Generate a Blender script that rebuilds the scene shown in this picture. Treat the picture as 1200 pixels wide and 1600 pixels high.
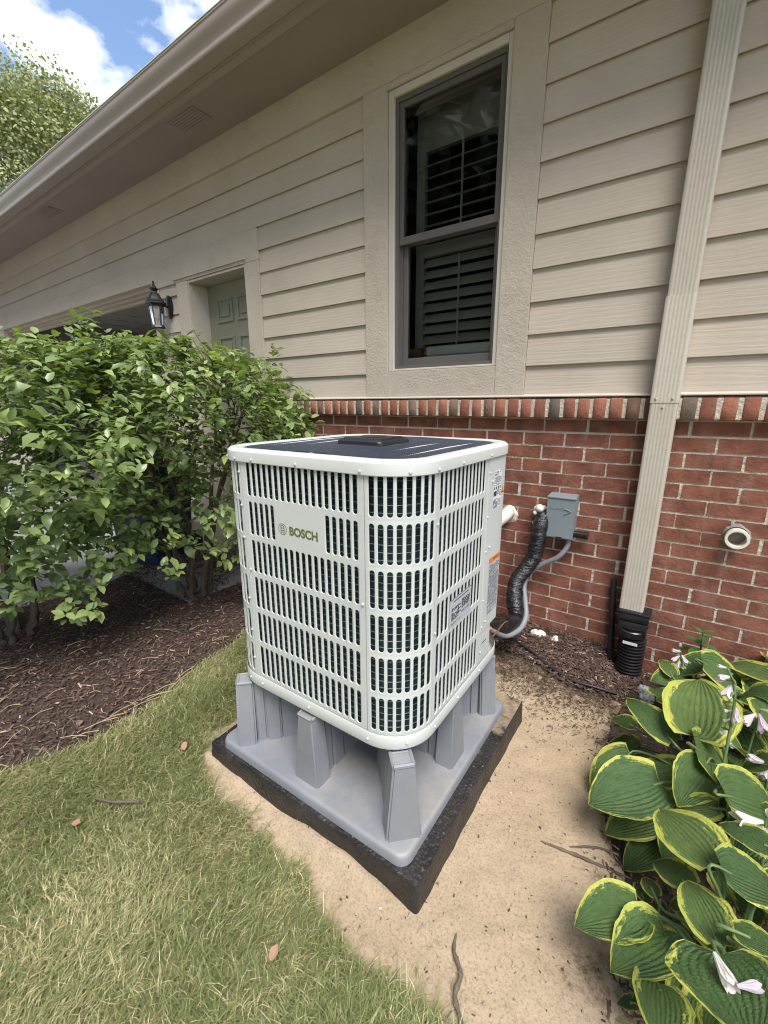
import bpy, bmesh, math, random
import numpy as np
from mathutils import Vector, Matrix

random.seed(7)
rng = np.random.default_rng(11)
S = bpy.context.scene
for o in list(bpy.data.objects):
    bpy.data.objects.remove(o, do_unlink=True)
COL = S.collection
PI = math.pi

# ------------------------------------------------------------------ camera
CAM = np.array([0.0, -2.285, 1.27])
PITCH, YAW, ROLL = -0.245101, -0.621496, -0.003655
cy_, sy_, cp_, sp_ = math.cos(YAW), math.sin(YAW), math.cos(PITCH), math.sin(PITCH)
fwd = Vector((sy_ * cp_, cy_ * cp_, sp_)); rt = Vector((cy_, -sy_, 0)); up = rt.cross(fwd)
rt, up = rt * math.cos(ROLL) + up * math.sin(ROLL), up * math.cos(ROLL) - rt * math.sin(ROLL)
cd = bpy.data.cameras.new('camera')
cam = bpy.data.objects.new('camera', cd); COL.objects.link(cam)
mw = Matrix((rt, up, -fwd)).transposed().to_4x4(); mw.translation = Vector(CAM)
cam.matrix_world = mw
cd.sensor_fit = 'VERTICAL'; cd.sensor_height = 36.0; cd.sensor_width = 27.0
cd.lens = 677.5 / 1600 * 36.0
cd.clip_start = 0.02; cd.clip_end = 2000
S.camera = cam

# ------------------------------------------------------------------ light
SUN_DIR = Vector((0.42, -0.40, 1.05)).normalized()       # towards the sun
SUN_EL = math.asin(SUN_DIR.z); SUN_AZ = math.atan2(SUN_DIR.x, SUN_DIR.y)
sl = bpy.data.lights.new('sun', 'SUN'); sl.energy = 2.2; sl.angle = math.radians(32)
sl.color = (1.0, 0.95, 0.88)
sun = bpy.data.objects.new('sun', sl); COL.objects.link(sun)
sun.rotation_euler = (-SUN_DIR).to_track_quat('-Z', 'Y').to_euler()
W = bpy.data.worlds.new('World'); S.world = W; W.use_nodes = True
wn, wl = W.node_tree.nodes, W.node_tree.links
wn.clear()
wo = wn.new('ShaderNodeOutputWorld'); bg = wn.new('ShaderNodeBackground'); bg.inputs['Strength'].default_value = 0.10
sky = wn.new('ShaderNodeTexSky'); sky.sky_type = 'NISHITA'; sky.sun_disc = False
sky.sun_elevation = SUN_EL; sky.sun_rotation = SUN_AZ; sky.air_density = 1.0; sky.dust_density = 0.6; sky.ozone_density = 1.5
tc = wn.new('ShaderNodeTexCoord'); mp = wn.new('ShaderNodeMapping'); mp.inputs['Scale'].default_value = (1, 1, 1.9)
mp.inputs['Location'].default_value = (2.5, 0.2, 0.1)
nz = wn.new('ShaderNodeTexNoise'); nz.inputs['Scale'].default_value = 5.5; nz.inputs['Detail'].default_value = 7; nz.inputs['Roughness'].default_value = 0.55
rp = wn.new('ShaderNodeValToRGB'); rp.color_ramp.elements[0].position = 0.475; rp.color_ramp.elements[1].position = 0.68
mx = wn.new('ShaderNodeMix'); mx.data_type = 'RGBA'; mx.inputs['B'].default_value = (8.8, 8.5, 8.1, 1)
wl.new(tc.outputs['Generated'], mp.inputs['Vector']); wl.new(mp.outputs['Vector'], nz.inputs['Vector'])
wl.new(nz.outputs['Fac'], rp.inputs['Fac']); wl.new(rp.outputs['Color'], mx.inputs['Factor'])
wl.new(sky.outputs['Color'], mx.inputs['A']); wl.new(mx.outputs['Result'], bg.inputs['Color']); wl.new(bg.outputs['Background'], wo.inputs['Surface'])
S.view_settings.view_transform = 'Standard'; S.view_settings.look = 'None'
S.view_settings.gamma = 1.0; S.view_settings.use_curve_mapping = False
S.view_settings.exposure = 1.47
S.render.engine = 'CYCLES'
S.cycles.use_denoising = True; S.cycles.filter_width = 1.1
S.cycles.max_bounces = 8; S.cycles.transparent_max_bounces = 12
S.cycles.sample_clamp_indirect = 6

# ------------------------------------------------------------------ materials
class G:
    def __init__(s, name):
        s.m = bpy.data.materials.new(name); s.m.use_nodes = True
        s.t = s.m.node_tree; s.t.nodes.clear()
        s.out = s.n('OutputMaterial'); s.b = s.n('BsdfPrincipled'); s.l(s.b, 'BSDF', s.out, 'Surface')
    def n(s, t, **kw):
        x = s.t.nodes.new('ShaderNode' + t)
        for k, v in kw.items():
            if hasattr(x, k) and k not in x.inputs: setattr(x, k, v)
            else: x.inputs[k].default_value = v
        return x
    def l(s, a, ao, b, bi): s.t.links.new(a.outputs[ao], b.inputs[bi])
    def coord(s, scale=(1, 1, 1), rnd=False, kind='Object'):
        c = s.n('TexCoord'); mpn = s.n('Mapping'); mpn.inputs['Scale'].default_value = scale
        src, so = c, kind
        if rnd:
            oi = s.n('ObjectInfo'); mu = s.n('Math', operation='MULTIPLY'); mu.inputs[1].default_value = 37.0
            s.l(oi, 'Random', mu, 0); ad = s.n('VectorMath', operation='ADD'); s.l(c, kind, ad, 0); s.l(mu, 'Value', ad, 1)
            src, so = ad, 'Vector'
        s.l(src, so, mpn, 'Vector'); return mpn
    def noise(s, co, scale, detail=4, rough=.55):
        x = s.n('TexNoise'); x.inputs['Scale'].default_value = scale; x.inputs['Detail'].default_value = detail; x.inputs['Roughness'].default_value = rough
        s.l(co, 'Vector', x, 'Vector'); return x
    def ramp(s, a, ao, stops):
        r = s.n('ValToRGB'); e = r.color_ramp.elements
        while len(e) < len(stops): e.new(0.5)
        for i, (p, c) in enumerate(stops):
            e[i].position = p; e[i].color = (*c, 1) if len(c) == 3 else c
        s.l(a, ao, r, 'Fac'); return r
    def mix(s, fa, fo, a, b, mode='MIX', fac=None):
        x = s.n('Mix', data_type='RGBA', blend_type=mode)
        if fac is not None: x.inputs['Factor'].default_value = fac
        else: s.l(fa, fo, x, 'Factor')
        for nm, v in (('A', a), ('B', b)):
            if isinstance(v, tuple) and hasattr(v[0], 'outputs'): s.l(v[0], v[1], x, nm)
            else: x.inputs[nm].default_value = (*v, 1)
        return x
    def bump(s, h, ho, dist, strength=1.0):
        x = s.n('Bump'); x.inputs['Strength'].default_value = strength; x.inputs['Distance'].default_value = dist
        s.l(h, ho, x, 'Height'); s.l(x, 'Normal', s.b, 'Normal'); return x

def mul(c, k): return tuple(min(1, v * k) for v in c)

def pm(name, col, rough=.6, var=.12, vscale=6, bump=0, bscale=80, rnd=False, metal=0, spec=.5, stretch=(1, 1, 1), fine=0.0, coat=0):
    g = G(name); co = g.coord(stretch, rnd)
    nzz = g.noise(co, vscale, 5); r = g.ramp(nzz, 'Fac', [(.3, mul(col, 1 - var)), (.7, mul(col, 1 + var))])
    last, lo = r, 'Color'
    if fine:
        n2 = g.noise(co, bscale * 1.7, 3); r2 = g.ramp(n2, 'Fac', [(.35, (1 - fine,) * 3), (.6, (1, 1, 1))])
        last = g.mix(None, None, (r, 'Color'), (r2, 'Color'), 'MULTIPLY', 1.0); lo = 'Result'
    g.l(last, lo, g.b, 'Base Color')
    g.b.inputs['Roughness'].default_value = rough; g.b.inputs['Metallic'].default_value = metal
    g.b.inputs['Specular IOR Level'].default_value = spec
    if coat: g.b.inputs['Coat Weight'].default_value = coat
    if bump:
        nb = g.noise(co, bscale, 5, .6); g.bump(nb, 'Fac', bump)
    return g.m

M = {}
def siding_mat(name, col, rnd=True):
    g = G(name); co = g.coord((1.0, 1.0, 11.0), rnd); co2 = g.coord((1, 1, 1), rnd)
    wv = g.n('TexWave', wave_type='BANDS', bands_direction='Z'); wv.inputs['Scale'].default_value = 1.4; wv.inputs['Distortion'].default_value = 9; wv.inputs['Detail'].default_value = 4; wv.inputs['Detail Scale'].default_value = 2.4; wv.inputs['Detail Roughness'].default_value = .6
    g.l(co, 'Vector', wv, 'Vector')
    n1 = g.noise(co, 14, 6, .65); n2 = g.noise(co2, 2.2, 4)
    ad = g.n('Math', operation='MULTIPLY_ADD'); ad.inputs[1].default_value = .8; g.l(n1, 'Fac', ad, 0); g.l(wv, 'Fac', ad, 2)
    r = g.ramp(n2, 'Fac', [(.3, mul(col, .93)), (.7, mul(col, 1.05))])
    r2 = g.ramp(wv, 'Fac', [(.0, (.96, .955, .945)), (.25, (1, 1, 1))])
    m = g.mix(None, None, (r, 'Color'), (r2, 'Color'), 'MULTIPLY', .7)
    n5 = g.noise(g.coord((1, 1, .35), False), 1.3, 5, .6); dr = g.ramp(n5, 'Fac', [(.35, (.90, .885, .865)), (.62, (1, 1, 1))])
    m = g.mix(None, None, (m, 'Result'), (dr, 'Color'), 'MULTIPLY', .8)
    g.l(m, 'Result', g.b, 'Base Color'); g.b.inputs['Roughness'].default_value = .72; g.b.inputs['Specular IOR Level'].default_value = .3
    g.bump(ad, 'Value', .0006, .7); return g.m
SID = (.515, .447, .372)
M['siding'] = siding_mat('siding_paint', SID)
def trim_mat():
    g = G('trim_paint'); co = g.coord((5, 5, 5), True); co2 = g.coord((1, 1, 1), True)
    n1 = g.noise(co, 16, 6, .7); n2 = g.noise(co2, 3.5, 4)
    vo = g.n('TexVoronoi'); vo.inputs['Scale'].default_value = 1.1; g.l(co, 'Vector', vo, 'Vector')
    kn = g.ramp(vo, 'Distance', [(.0, (0, 0, 0)), (.22, (1, 1, 1))])
    r = g.ramp(n2, 'Fac', [(.3, mul(SID, .92)), (.7, mul(SID, 1.05))])
    n3 = g.noise(g.coord((1, 1, 1), True), 7, 8, .75); sm = g.ramp(n3, 'Fac', [(.52, (1, 1, 1)), (.72, (.80, .79, .77))])
    m = g.mix(None, None, (r, 'Color'), (sm, 'Color'), 'MULTIPLY', 1.0)
    g.l(m, 'Result', g.b, 'Base Color'); g.b.inputs['Roughness'].default_value = .75; g.b.inputs['Specular IOR Level'].default_value = .3
    ad = g.n('Math', operation='MULTIPLY_ADD'); ad.inputs[1].default_value = .6; g.l(kn, 'Color', ad, 0); g.l(n1, 'Fac', ad, 2)
    g.bump(ad, 'Value', .0065, .9); return g.m
M['trim'] = trim_mat()
M['soffit'] = pm('soffit_paint', (.29, .238, .208), .7, .06, 3, .0004, 200)
M['gutter'] = pm('gutter_metal', (.34, .29, .25), .42, .06, 2.5, .0006, 6, spec=.5)
M['drip'] = pm('drip_and_lit_lip_metal', (.62, .64, .60), .4, .05)
M['downspout'] = pm('downspout_metal', (.47, .425, .355), .42, .05, 3, .0004, 30, spec=.5, fine=.06)
M['downspout2'] = pm('downspout_metal_pale', (.52, .475, .40), .42, .05, 3, .0004, 30, spec=.5, fine=.06)
M['alum'] = pm('casing_metal', (.55, .50, .43), .4, .05, 3)
M['sash'] = pm('sash_clad', (.115, .105, .10), .42, .08, 4)
M['shutter'] = pm('shutter_paint', (.33, .325, .31), .5, .06, 4)
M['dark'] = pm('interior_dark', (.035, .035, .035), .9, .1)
M['roof'] = pm('roof_shingle', (.10, .095, .09), .9, .3, 8, .004, 30)
M['door'] = pm('door_paint', (.225, .225, .165), .5, .05, 3)
M['garage'] = pm('garage_panel', (.30, .29, .26), .6, .08, 2)
M['black'] = pm('black_metal', (.012, .012, .014), .35, .1)
M['lampglass'] = None
def glass_mat(name, tint=(.9, .95, .92), refl=1.0, rough=.0):
    g = G(name); g.t.nodes.remove(g.b)
    tr = g.n('BsdfTransparent'); tr.inputs['Color'].default_value = (*tint, 1)
    gl = g.n('BsdfGlossy'); gl.inputs['Roughness'].default_value = rough
    fr = g.n('Fresnel'); fr.inputs['IOR'].default_value = 1.5
    mu = g.n('Math', operation='MULTIPLY'); mu.inputs[1].default_value = 1.15 * refl; mu.use_clamp = True; g.l(fr, 'Fac', mu, 0)
    ms = g.n('MixShader'); g.l(mu, 'Value', ms, 0); g.l(tr, 'BSDF', ms, 1); g.l(gl, 'BSDF', ms, 2); g.l(ms, 'Shader', g.out, 'Surface'); return g.m
M['glass'] = glass_mat('window_glass', (.87, .88, .87))
M['lampglass'] = glass_mat('lantern_glass', (.85, .87, .88), 1.4, .08)
M['bulb'] = pm('frosted_bulb', (.75, .73, .70), .3, .03)

def brick_mat(name, pale=0):
    g = G(name); oi = g.n('Attribute', attribute_type='OBJECT', attribute_name='tone'); co = g.coord((1, 1, 1), True)
    r = g.ramp(oi, 'Fac', [(.0, (.225, .092, .062)), (.20, (.335, .150, .100)), (.40, (.255, .102, .068)), (.58, (.305, .128, .085)), (.74, (.205, .104, .074)), (.87, (.220, .140, .106)), (.96, (.130, .108, .098))])
    r.color_ramp.interpolation = 'LINEAR'
    n1 = g.noise(co, 11, 5, .6); f = g.ramp(n1, 'Fac', [(.34, (.66, .64, .64)), (.66, (1.28, 1.22, 1.18))])
    m = g.mix(None, None, (r, 'Color'), (f, 'Color'), 'MULTIPLY', 1.0)
    # pale mortar smear on the face
    n2 = g.noise(g.coord((9, 9, 3), True), 2.0, 4); sm = g.ramp(n2, 'Fac', [(.55, (0, 0, 0)), (.76, (.34, .34, .34))])
    m2 = g.mix(sm, 'Color', (m, 'Result'), (.33, .235, .19)); g.l(m2, 'Result', g.b, 'Base Color')
    n4 = g.noise(co, 240, 3, .7); sp = g.ramp(n4, 'Fac', [(.60, (1, 1, 1)), (.72, (.55, .5, .5))])
    m3 = g.mix(None, None, (m2, 'Result'), (sp, 'Color'), 'MULTIPLY', .8); g.l(m3, 'Result', g.b, 'Base Color')
    g.b.inputs['Roughness'].default_value = .88; g.b.inputs['Specular IOR Level'].default_value = .25
    n3 = g.noise(co, 60, 6, .7); g.bump(n3, 'Fac', .005, .9); return g.m
M['brick'] = brick_mat('red_brick')
M['mortar'] = pm('mortar', (.60, .53, .43), .95, .14, 14, .008, 90, fine=.2)
# equipment
M['acwhite'] = pm('cabinet_paint', (.49, .508, .49), .42, .045, 2.2, .00012, 400, spec=.4)
M['cap'] = pm('cap_paint', (.50, .515, .495), .36, .03, 4, spec=.45)
def coil_mat():
    g = G('coil_fins'); co = g.coord((1, 1, 1))
    wv = g.n('TexWave', wave_type='BANDS', bands_direction='Z'); wv.inputs['Scale'].default_value = 120
    g.l(co, 'Vector', wv, 'Vector'); r = g.ramp(wv, 'Fac', [(.2, (.006, .014, .018)), (.8, (.022, .050, .058))])
    g.l(r, 'Color', g.b, 'Base Color'); g.b.inputs['Roughness'].default_value = .45; g.b.inputs['Metallic'].default_value = .3
    g.bump(wv, 'Fac', .002); return g.m
M['coil'] = coil_mat()
M['tube'] = pm('coil_wire', (.10, .17, .185), .5, .1, 8, metal=.2)
M['blackwire'] = pm('black_coated_wire', (.07, .078, .10), .22, .1, spec=.9, metal=.45)
M['greywire'] = pm('pale_wire', (.75, .76, .75), .3, .05, metal=.2)
M['motor'] = pm('black_plastic', (.014, .014, .016), .38, .1, 5, .0003, 300)
M['print'] = pm('print_ink', (.035, .037, .045), .6, .2, 60)
M['sticker'] = pm('sticker_white', (.62, .64, .66), .45, .03)
M['stickergrey'] = pm('sticker_grey', (.40, .42, .45), .45, .03)
M['orange'] = pm('print_orange', (.62, .17, .02), .5, .05)
M['amber'] = pm('print_amber', (.55, .30, .03), .5, .05)
M['logo'] = pm('logo_green', (.105, .125, .035), .5, .05)
M['logogrey'] = pm('logo_grey', (.08, .085, .08), .5, .05)
def riser_mat():
    g = G('riser_plastic'); co = g.coord()
    n1 = g.noise(co, 5, 5); r = g.ramp(n1, 'Fac', [(.3, (.165, .175, .198)), (.7, (.205, .215, .238))])
    n2 = g.noise(co, 3.2, 8, .7); d = g.ramp(n2, 'Fac', [(.47, (0, 0, 0)), (.70, (.62, .62, .62))])
    ge = g.n('NewGeometry'); sx = g.n('SeparateXYZ'); g.l(ge, 'Normal', sx, 'Vector')
    up_ = g.ramp(sx, 'Z', [(.6, (.38, .38, .38)), (.95, (1, 1, 1))])
    dm = g.mix(None, None, (d, 'Color'), (up_, 'Color'), 'MULTIPLY', 1.0)
    m = g.mix(dm, 'Result', (r, 'Color'), (.34, .31, .25)); g.l(m, 'Result', g.b, 'Base Color')
    g.b.inputs['Roughness'].default_value = .5; n3 = g.noise(co, 260, 3); g.bump(n3, 'Fac', .0005, .6); return g.m
M['riser'] = riser_mat()
def pad_mat():
    g = G('pad_plastic'); co = g.coord()
    n1 = g.noise(co, 7, 8, .7); r = g.ramp(n1, 'Fac', [(.40, (.010, .0095, .010)), (.62, (.026, .024, .023)), (.80, (.12, .10, .075))])
    n4 = g.noise(co, 120, 3, .7); s4 = g.ramp(n4, 'Fac', [(.62, (0, 0, 0)), (.68, (.45, .45, .45))])
    ge = g.n('NewGeometry'); sx = g.n('SeparateXYZ'); g.l(ge, 'Normal', sx, 'Vector'); sp = g.n('SeparateXYZ'); g.l(ge, 'Position', sp, 'Vector')
    upz = g.ramp(sx, 'Z', [(.7, (0, 0, 0)), (.9, (1, 1, 1))])
    n5 = g.noise(co, 9, 7, .75); mud = g.n('Math', operation='ADD'); g.l(n5, 'Fac', mud, 0)
    mr = g.n('MapRange'); mr.inputs['From Min'].default_value = -1.25; mr.inputs['From Max'].default_value = -.75; mr.inputs['To Min'].default_value = -.25; mr.inputs['To Max'].default_value = .16
    g.l(sp, 'Y', mr, 'Value'); g.l(mr, 'Result', mud, 1); mm = g.ramp(mud, 'Value', [(.53, (0, 0, 0)), (.60, (.55, .55, .55)), (.72, (.9, .9, .9))])
    mm2 = g.mix(None, None, (mm, 'Color'), (upz, 'Color'), 'MULTIPLY', 1.0)
    sm = g.mix(None, None, (s4, 'Color'), (upz, 'Color'), 'MULTIPLY', 1.0)
    a = g.mix(sm, 'Result', (r, 'Color'), (.30, .28, .25)); b = g.mix(mm2, 'Result', (a, 'Result'), (.30, .235, .16))
    g.l(b, 'Result', g.b, 'Base Color'); g.b.inputs['Roughness'].default_value = .46
    vo = g.n('TexVoronoi'); vo.inputs['Scale'].default_value = 90; g.l(co, 'Vector', vo, 'Vector'); g.bump(vo, 'Distance', .004, .7); return g.m
M['pad'] = pad_mat()
M['boxgrey'] = pm('grey_enamel', (.20, .235, .25), .42, .04, 4)
M['tape'] = None
def tape_mat():
    g = G('black_wrap_tape'); co = g.coord((1, 1, 3)); n1 = g.noise(co, 30, 4, .6); r = g.ramp(n1, 'Fac', [(.45, (.008, .008, .010)), (.8, (.04, .038, .038))])
    g.l(r, 'Color', g.b, 'Base Color'); g.b.inputs['Roughness'].default_value = .22; g.bump(n1, 'Fac', .010, .9); return g.m
M['tape'] = tape_mat()
M['conduit'] = pm('grey_conduit', (.20, .21, .225), .45, .06, 12)
M['pvc'] = pm('white_pvc', (.66, .62, .52), .4, .07, 10)
M['foam'] = pm('foam', (.72, .69, .60), .85, .06, 30, .006, 60)
M['caulk'] = pm('grey_caulk', (.24, .225, .21), .9, .15, 30, .004, 60)
M['rubber'] = pm('black_rubber', (.016, .016, .017), .5, .2, 20)
M['corr'] = pm('black_drain_pipe', (.013, .013, .015), .3, .15, 20)
M['copper'] = pm('ground_wire', (.36, .16, .06), .4, .2, 30, metal=.5)
M['yellow'] = pm('yellow_wire', (.65, .52, .08), .5, .05)
M['red'] = pm('red_cap', (.45, .02, .015), .35, .05)
M['steel'] = pm('screw_steel', (.62, .62, .60), .3, .05, metal=.7)
M['binblue'] = pm('blue_plastic', (.008, .028, .07), .45, .06)
M['concrete'] = pm('concrete', (.23, .228, .225), .9, .1, 3, .003, 60, fine=.12)
M['stone'] = pm('pale_stone', (.45, .45, .46), .5, .25, 30, .004, 60)
M['paleblock'] = pm('pale_plain', (.72, .75, .78), .9, .05, 10)
M['boxred'] = pm('red_brown_card', (.20, .085, .06), .8, .05, 10)
M['root'] = pm('root_bark', (.11, .085, .06), .9, .3, 20, .006, 60)
# ground
M['soil'] = pm('mulch_soil', (.052, .034, .026), .95, .35, 30, .012, 70, fine=.3)
M['turfsoil'] = pm('turf_soil', (.26, .235, .125), .95, .3, 14, .01, 60, fine=.3)
def sand_mat():
    g = G('sand'); co = g.coord()
    n1 = g.noise(co, 2.6, 7, .6); r = g.ramp(n1, 'Fac', [(.3, (.325, .250, .172)), (.72, (.405, .320, .226))])
    n2 = g.noise(co, 150, 4, .75); f = g.ramp(n2, 'Fac', [(.30, (.62, .58, .52)), (.52, (1.05, 1.05, 1.05))])
    m = g.mix(None, None, (r, 'Color'), (f, 'Color'), 'MULTIPLY', 1.0)
    at_ = g.n('Attribute', attribute_name='soil'); n3 = g.noise(co, 22, 8, .78)
    a = g.n('Math', operation='MULTIPLY_ADD'); a.inputs[1].default_value = .85; g.l(at_, 'Fac', a, 0); g.l(n3, 'Fac', a, 2)
    s1 = g.ramp(a, 'Value', [(.80, (0, 0, 0)), (.98, (.8, .8, .8)), (1.3, (1, 1, 1))])
    n6 = g.noise(co, 90, 4, .7); sc = g.ramp(n6, 'Fac', [(.35, (.075, .05, .035)), (.65, (.15, .105, .07))])
    m2 = g.mix(s1, 'Color', (m, 'Result'), (sc, 'Color'))
    g.l(m2, 'Result', g.b, 'Base Color'); g.b.inputs['Roughness'].default_value = .95; g.b.inputs['Specular IOR Level'].default_value = .2
    n7 = g.noise(co, 60, 8, .75); g.bump(n7, 'Fac', .010, .6); return g.m
M['sand'] = sand_mat()

def leaf_mat(name, stops, attr=True, trans=.3, rough=.42, spec=.4):
    g = G(name)
    if attr: a = g.n('Attribute', attribute_name='tint'); ao = 'Fac'
    else: a = g.n('ObjectInfo'); ao = 'Random'
    r = g.ramp(a, ao, stops)
    g.l(r, 'Color', g.b, 'Base Color'); g.b.inputs['Roughness'].default_value = rough; g.b.inputs['Specular IOR Level'].default_value = spec
    if trans:
        tr = g.n('BsdfTranslucent'); mm = g.mix(None, None, (r, 'Color'), (1.25, 1.35, .55), 'MULTIPLY', 1.0); g.l(mm, 'Result', tr, 'Color')
        ms = g.n('MixShader'); ms.inputs[0].default_value = trans; g.l(g.b, 'BSDF', ms, 1); g.l(tr, 'BSDF', ms, 2); g.l(ms, 'Shader', g.out, 'Surface')
    return g.m
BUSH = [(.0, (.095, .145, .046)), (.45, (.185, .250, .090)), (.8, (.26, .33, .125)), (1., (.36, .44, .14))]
M['bushleaf'] = leaf_mat('shrub_leaf', BUSH, True, .28, .36, .6)
M['bushleaf1'] = leaf_mat('shrub_leaf_single', BUSH, False, .28, .36, .6)
M['treeleaf'] = leaf_mat('tree_leaf', [(0, (.16, .185, .085)), (.5, (.29, .315, .155)), (1, (.43, .44, .24))], True, .18, .7, .15)
M['grass'] = leaf_mat('grass_blade', [(0, (.12, .152, .055)), (.42, (.24, .268, .108)), (.62, (.37, .36, .175)), (.8, (.53, .465, .275)), (1, (.64, .55, .36))], True, .25, .55, .25)
M['chip'] = leaf_mat('wood_chip', [(0, (.038, .023, .018)), (.5, (.104, .066, .053)), (.85, (.19, .13, .105)), (1, (.40, .30, .22))], True, 0, .85, .2)
M['litter'] = leaf_mat('litter_bits', [(0, (.035, .028, .02)), (.7, (.11, .08, .055)), (1, (.5, .42, .32))], True, 0, .9, .2)
M['treedark'] = leaf_mat('dark_tree_leaf', [(0, (.022, .028, .018)), (1, (.045, .052, .032))], True, .1, .6)  # leaf colour darkened so the window mirrors dark crowns
M['weedleaf'] = leaf_mat('weed_leaf', [(0, (.05, .13, .03)), (1, (.08, .18, .045))], False, .3)
M['dryleaf'] = leaf_mat('dry_leaf', [(0, (.30, .17, .11)), (1, (.36, .22, .15))], False, .15, .8, .2)
M['bark'] = pm('bark', (.085, .062, .045), .9, .3, 25, .004, 60)
M['twig'] = pm('twig_bark', (.13, .092, .058), .85, .25, 25)
M['stemgreen'] = pm('stem_green', (.09, .145, .05), .5, .15, 20)
M['petal'] = leaf_mat('petal_lavender', [(0, (.56, .48, .62)), (1, (.74, .70, .78))], False, .35, .6)
M['straw'] = pm('dry_straw', (.42, .33, .19), .8, .2, 20)
def hosta_mat():
    g = G('hosta_leaf'); uv = g.n('UVMap'); oi = g.n('ObjectInfo')
    s = g.n('SeparateXYZ'); g.l(uv, 'UV', s, 'Vector')
    # v = 0..1 across, u = 0..1 along
    c = g.n('Math', operation='MULTIPLY_ADD'); c.inputs[1].default_value = 2; c.inputs[2].default_value = -1; g.l(s, 'Y', c, 0)
    ab = g.n('Math', operation='ABSOLUTE'); g.l(c, 'Value', ab, 0)
    co = g.coord((1, 1, 1), True, 'UV'); n1 = g.noise(g.coord((3.2, 7, 1), True, 'UV'), 1.7, 6, .72)
    n1b = g.n('Math', operation='MULTIPLY_ADD'); n1b.inputs[1].default_value = .95; n1b.inputs[2].default_value = -.43; g.l(n1, 'Fac', n1b, 0)
    ad = g.n('Math', operation='ADD'); g.l(ab, 'Value', ad, 0); g.l(n1b, 'Value', ad, 1)
    # near the tip the margin closes in
    tip = g.n('MapRange'); tip.inputs['From Min'].default_value = .86; tip.inputs['From Max'].default_value = 1.0; tip.inputs['To Min'].default_value = 0; tip.inputs['To Max'].default_value = .4
    g.l(s, 'X', tip, 'Value'); ad2 = g.n('Math', operation='ADD'); g.l(ad, 'Value', ad2, 0); g.l(tip, 'Result', ad2, 1)
    # yellow margin width differs a little from leaf to leaf
    ro = g.n('MapRange'); ro.inputs['To Min'].default_value = -.14; ro.inputs['To Max'].default_value = .04; g.l(oi, 'Random', ro, 'Value')
    ad3 = g.n('Math', operation='ADD'); g.l(ad2, 'Value', ad3, 0); g.l(ro, 'Result', ad3, 1)
    msk = g.ramp(ad3, 'Value', [(.80, (0, 0, 0)), (.845, (1, 1, 1))])
    gr = g.ramp(oi, 'Random', [(0, (.058, .112, .038)), (.5, (.082, .145, .045)), (1, (.112, .175, .055))])
    n2 = g.noise(co, 9, 4); gv = g.ramp(n2, 'Fac', [(.3, (.82, .84, .85)), (.7, (1.15, 1.12, 1.05))])
    gm = g.mix(None, None, (gr, 'Color'), (gv, 'Color'), 'MULTIPLY', 1.0)
    ye = g.ramp(n2, 'Fac', [(.3, (.36, .42, .08)), (.7, (.56, .55, .12))])
    m = g.mix(msk, 'Color', (gm, 'Result'), (ye, 'Color'))
    # browned specks and chewed blemishes
    nsp = g.noise(co, 26, 5, .75); spk = g.ramp(nsp, 'Fac', [(.63, (0, 0, 0)), (.68, (.75, .75, .75))])
    m = g.mix(spk, 'Color', (m, 'Result'), (.24, .17, .075))
    # veins: stripes that follow the leaf edge
    vs = g.n('Math', operation='MULTIPLY'); vs.inputs[1].default_value = 40.0; g.l(c, 'Value', vs, 0)
    wv = g.n('Math', operation='SINE'); g.l(vs, 'Value', wv, 0)
    puck = g.noise(g.coord((16, 20, 1), True, 'UV'), 2.0, 3)
    wa = g.n('Math', operation='MULTIPLY_ADD'); wa.inputs[1].default_value = .24; g.l(wv, 'Value', wa, 0); g.l(puck, 'Fac', wa, 2)
    g.l(m, 'Result', g.b, 'Base Color'); g.b.inputs['Roughness'].default_value = .48; g.b.inputs['Specular IOR Level'].default_value = .4
    bp = g.bump(wa, 'Value', .0058, .9)
    tr = g.n('BsdfTranslucent'); mm = g.mix(None, None, (m, 'Result'), (1.2, 1.3, .6), 'MULTIPLY', 1.0); g.l(mm, 'Result', tr, 'Color')
    ms = g.n('MixShader'); ms.inputs[0].default_value = .22; g.l(g.b, 'BSDF', ms, 1); g.l(tr, 'BSDF', ms, 2); g.l(ms, 'Shader', g.out, 'Surface')
    return g.m
M['hosta'] = hosta_mat()

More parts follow.
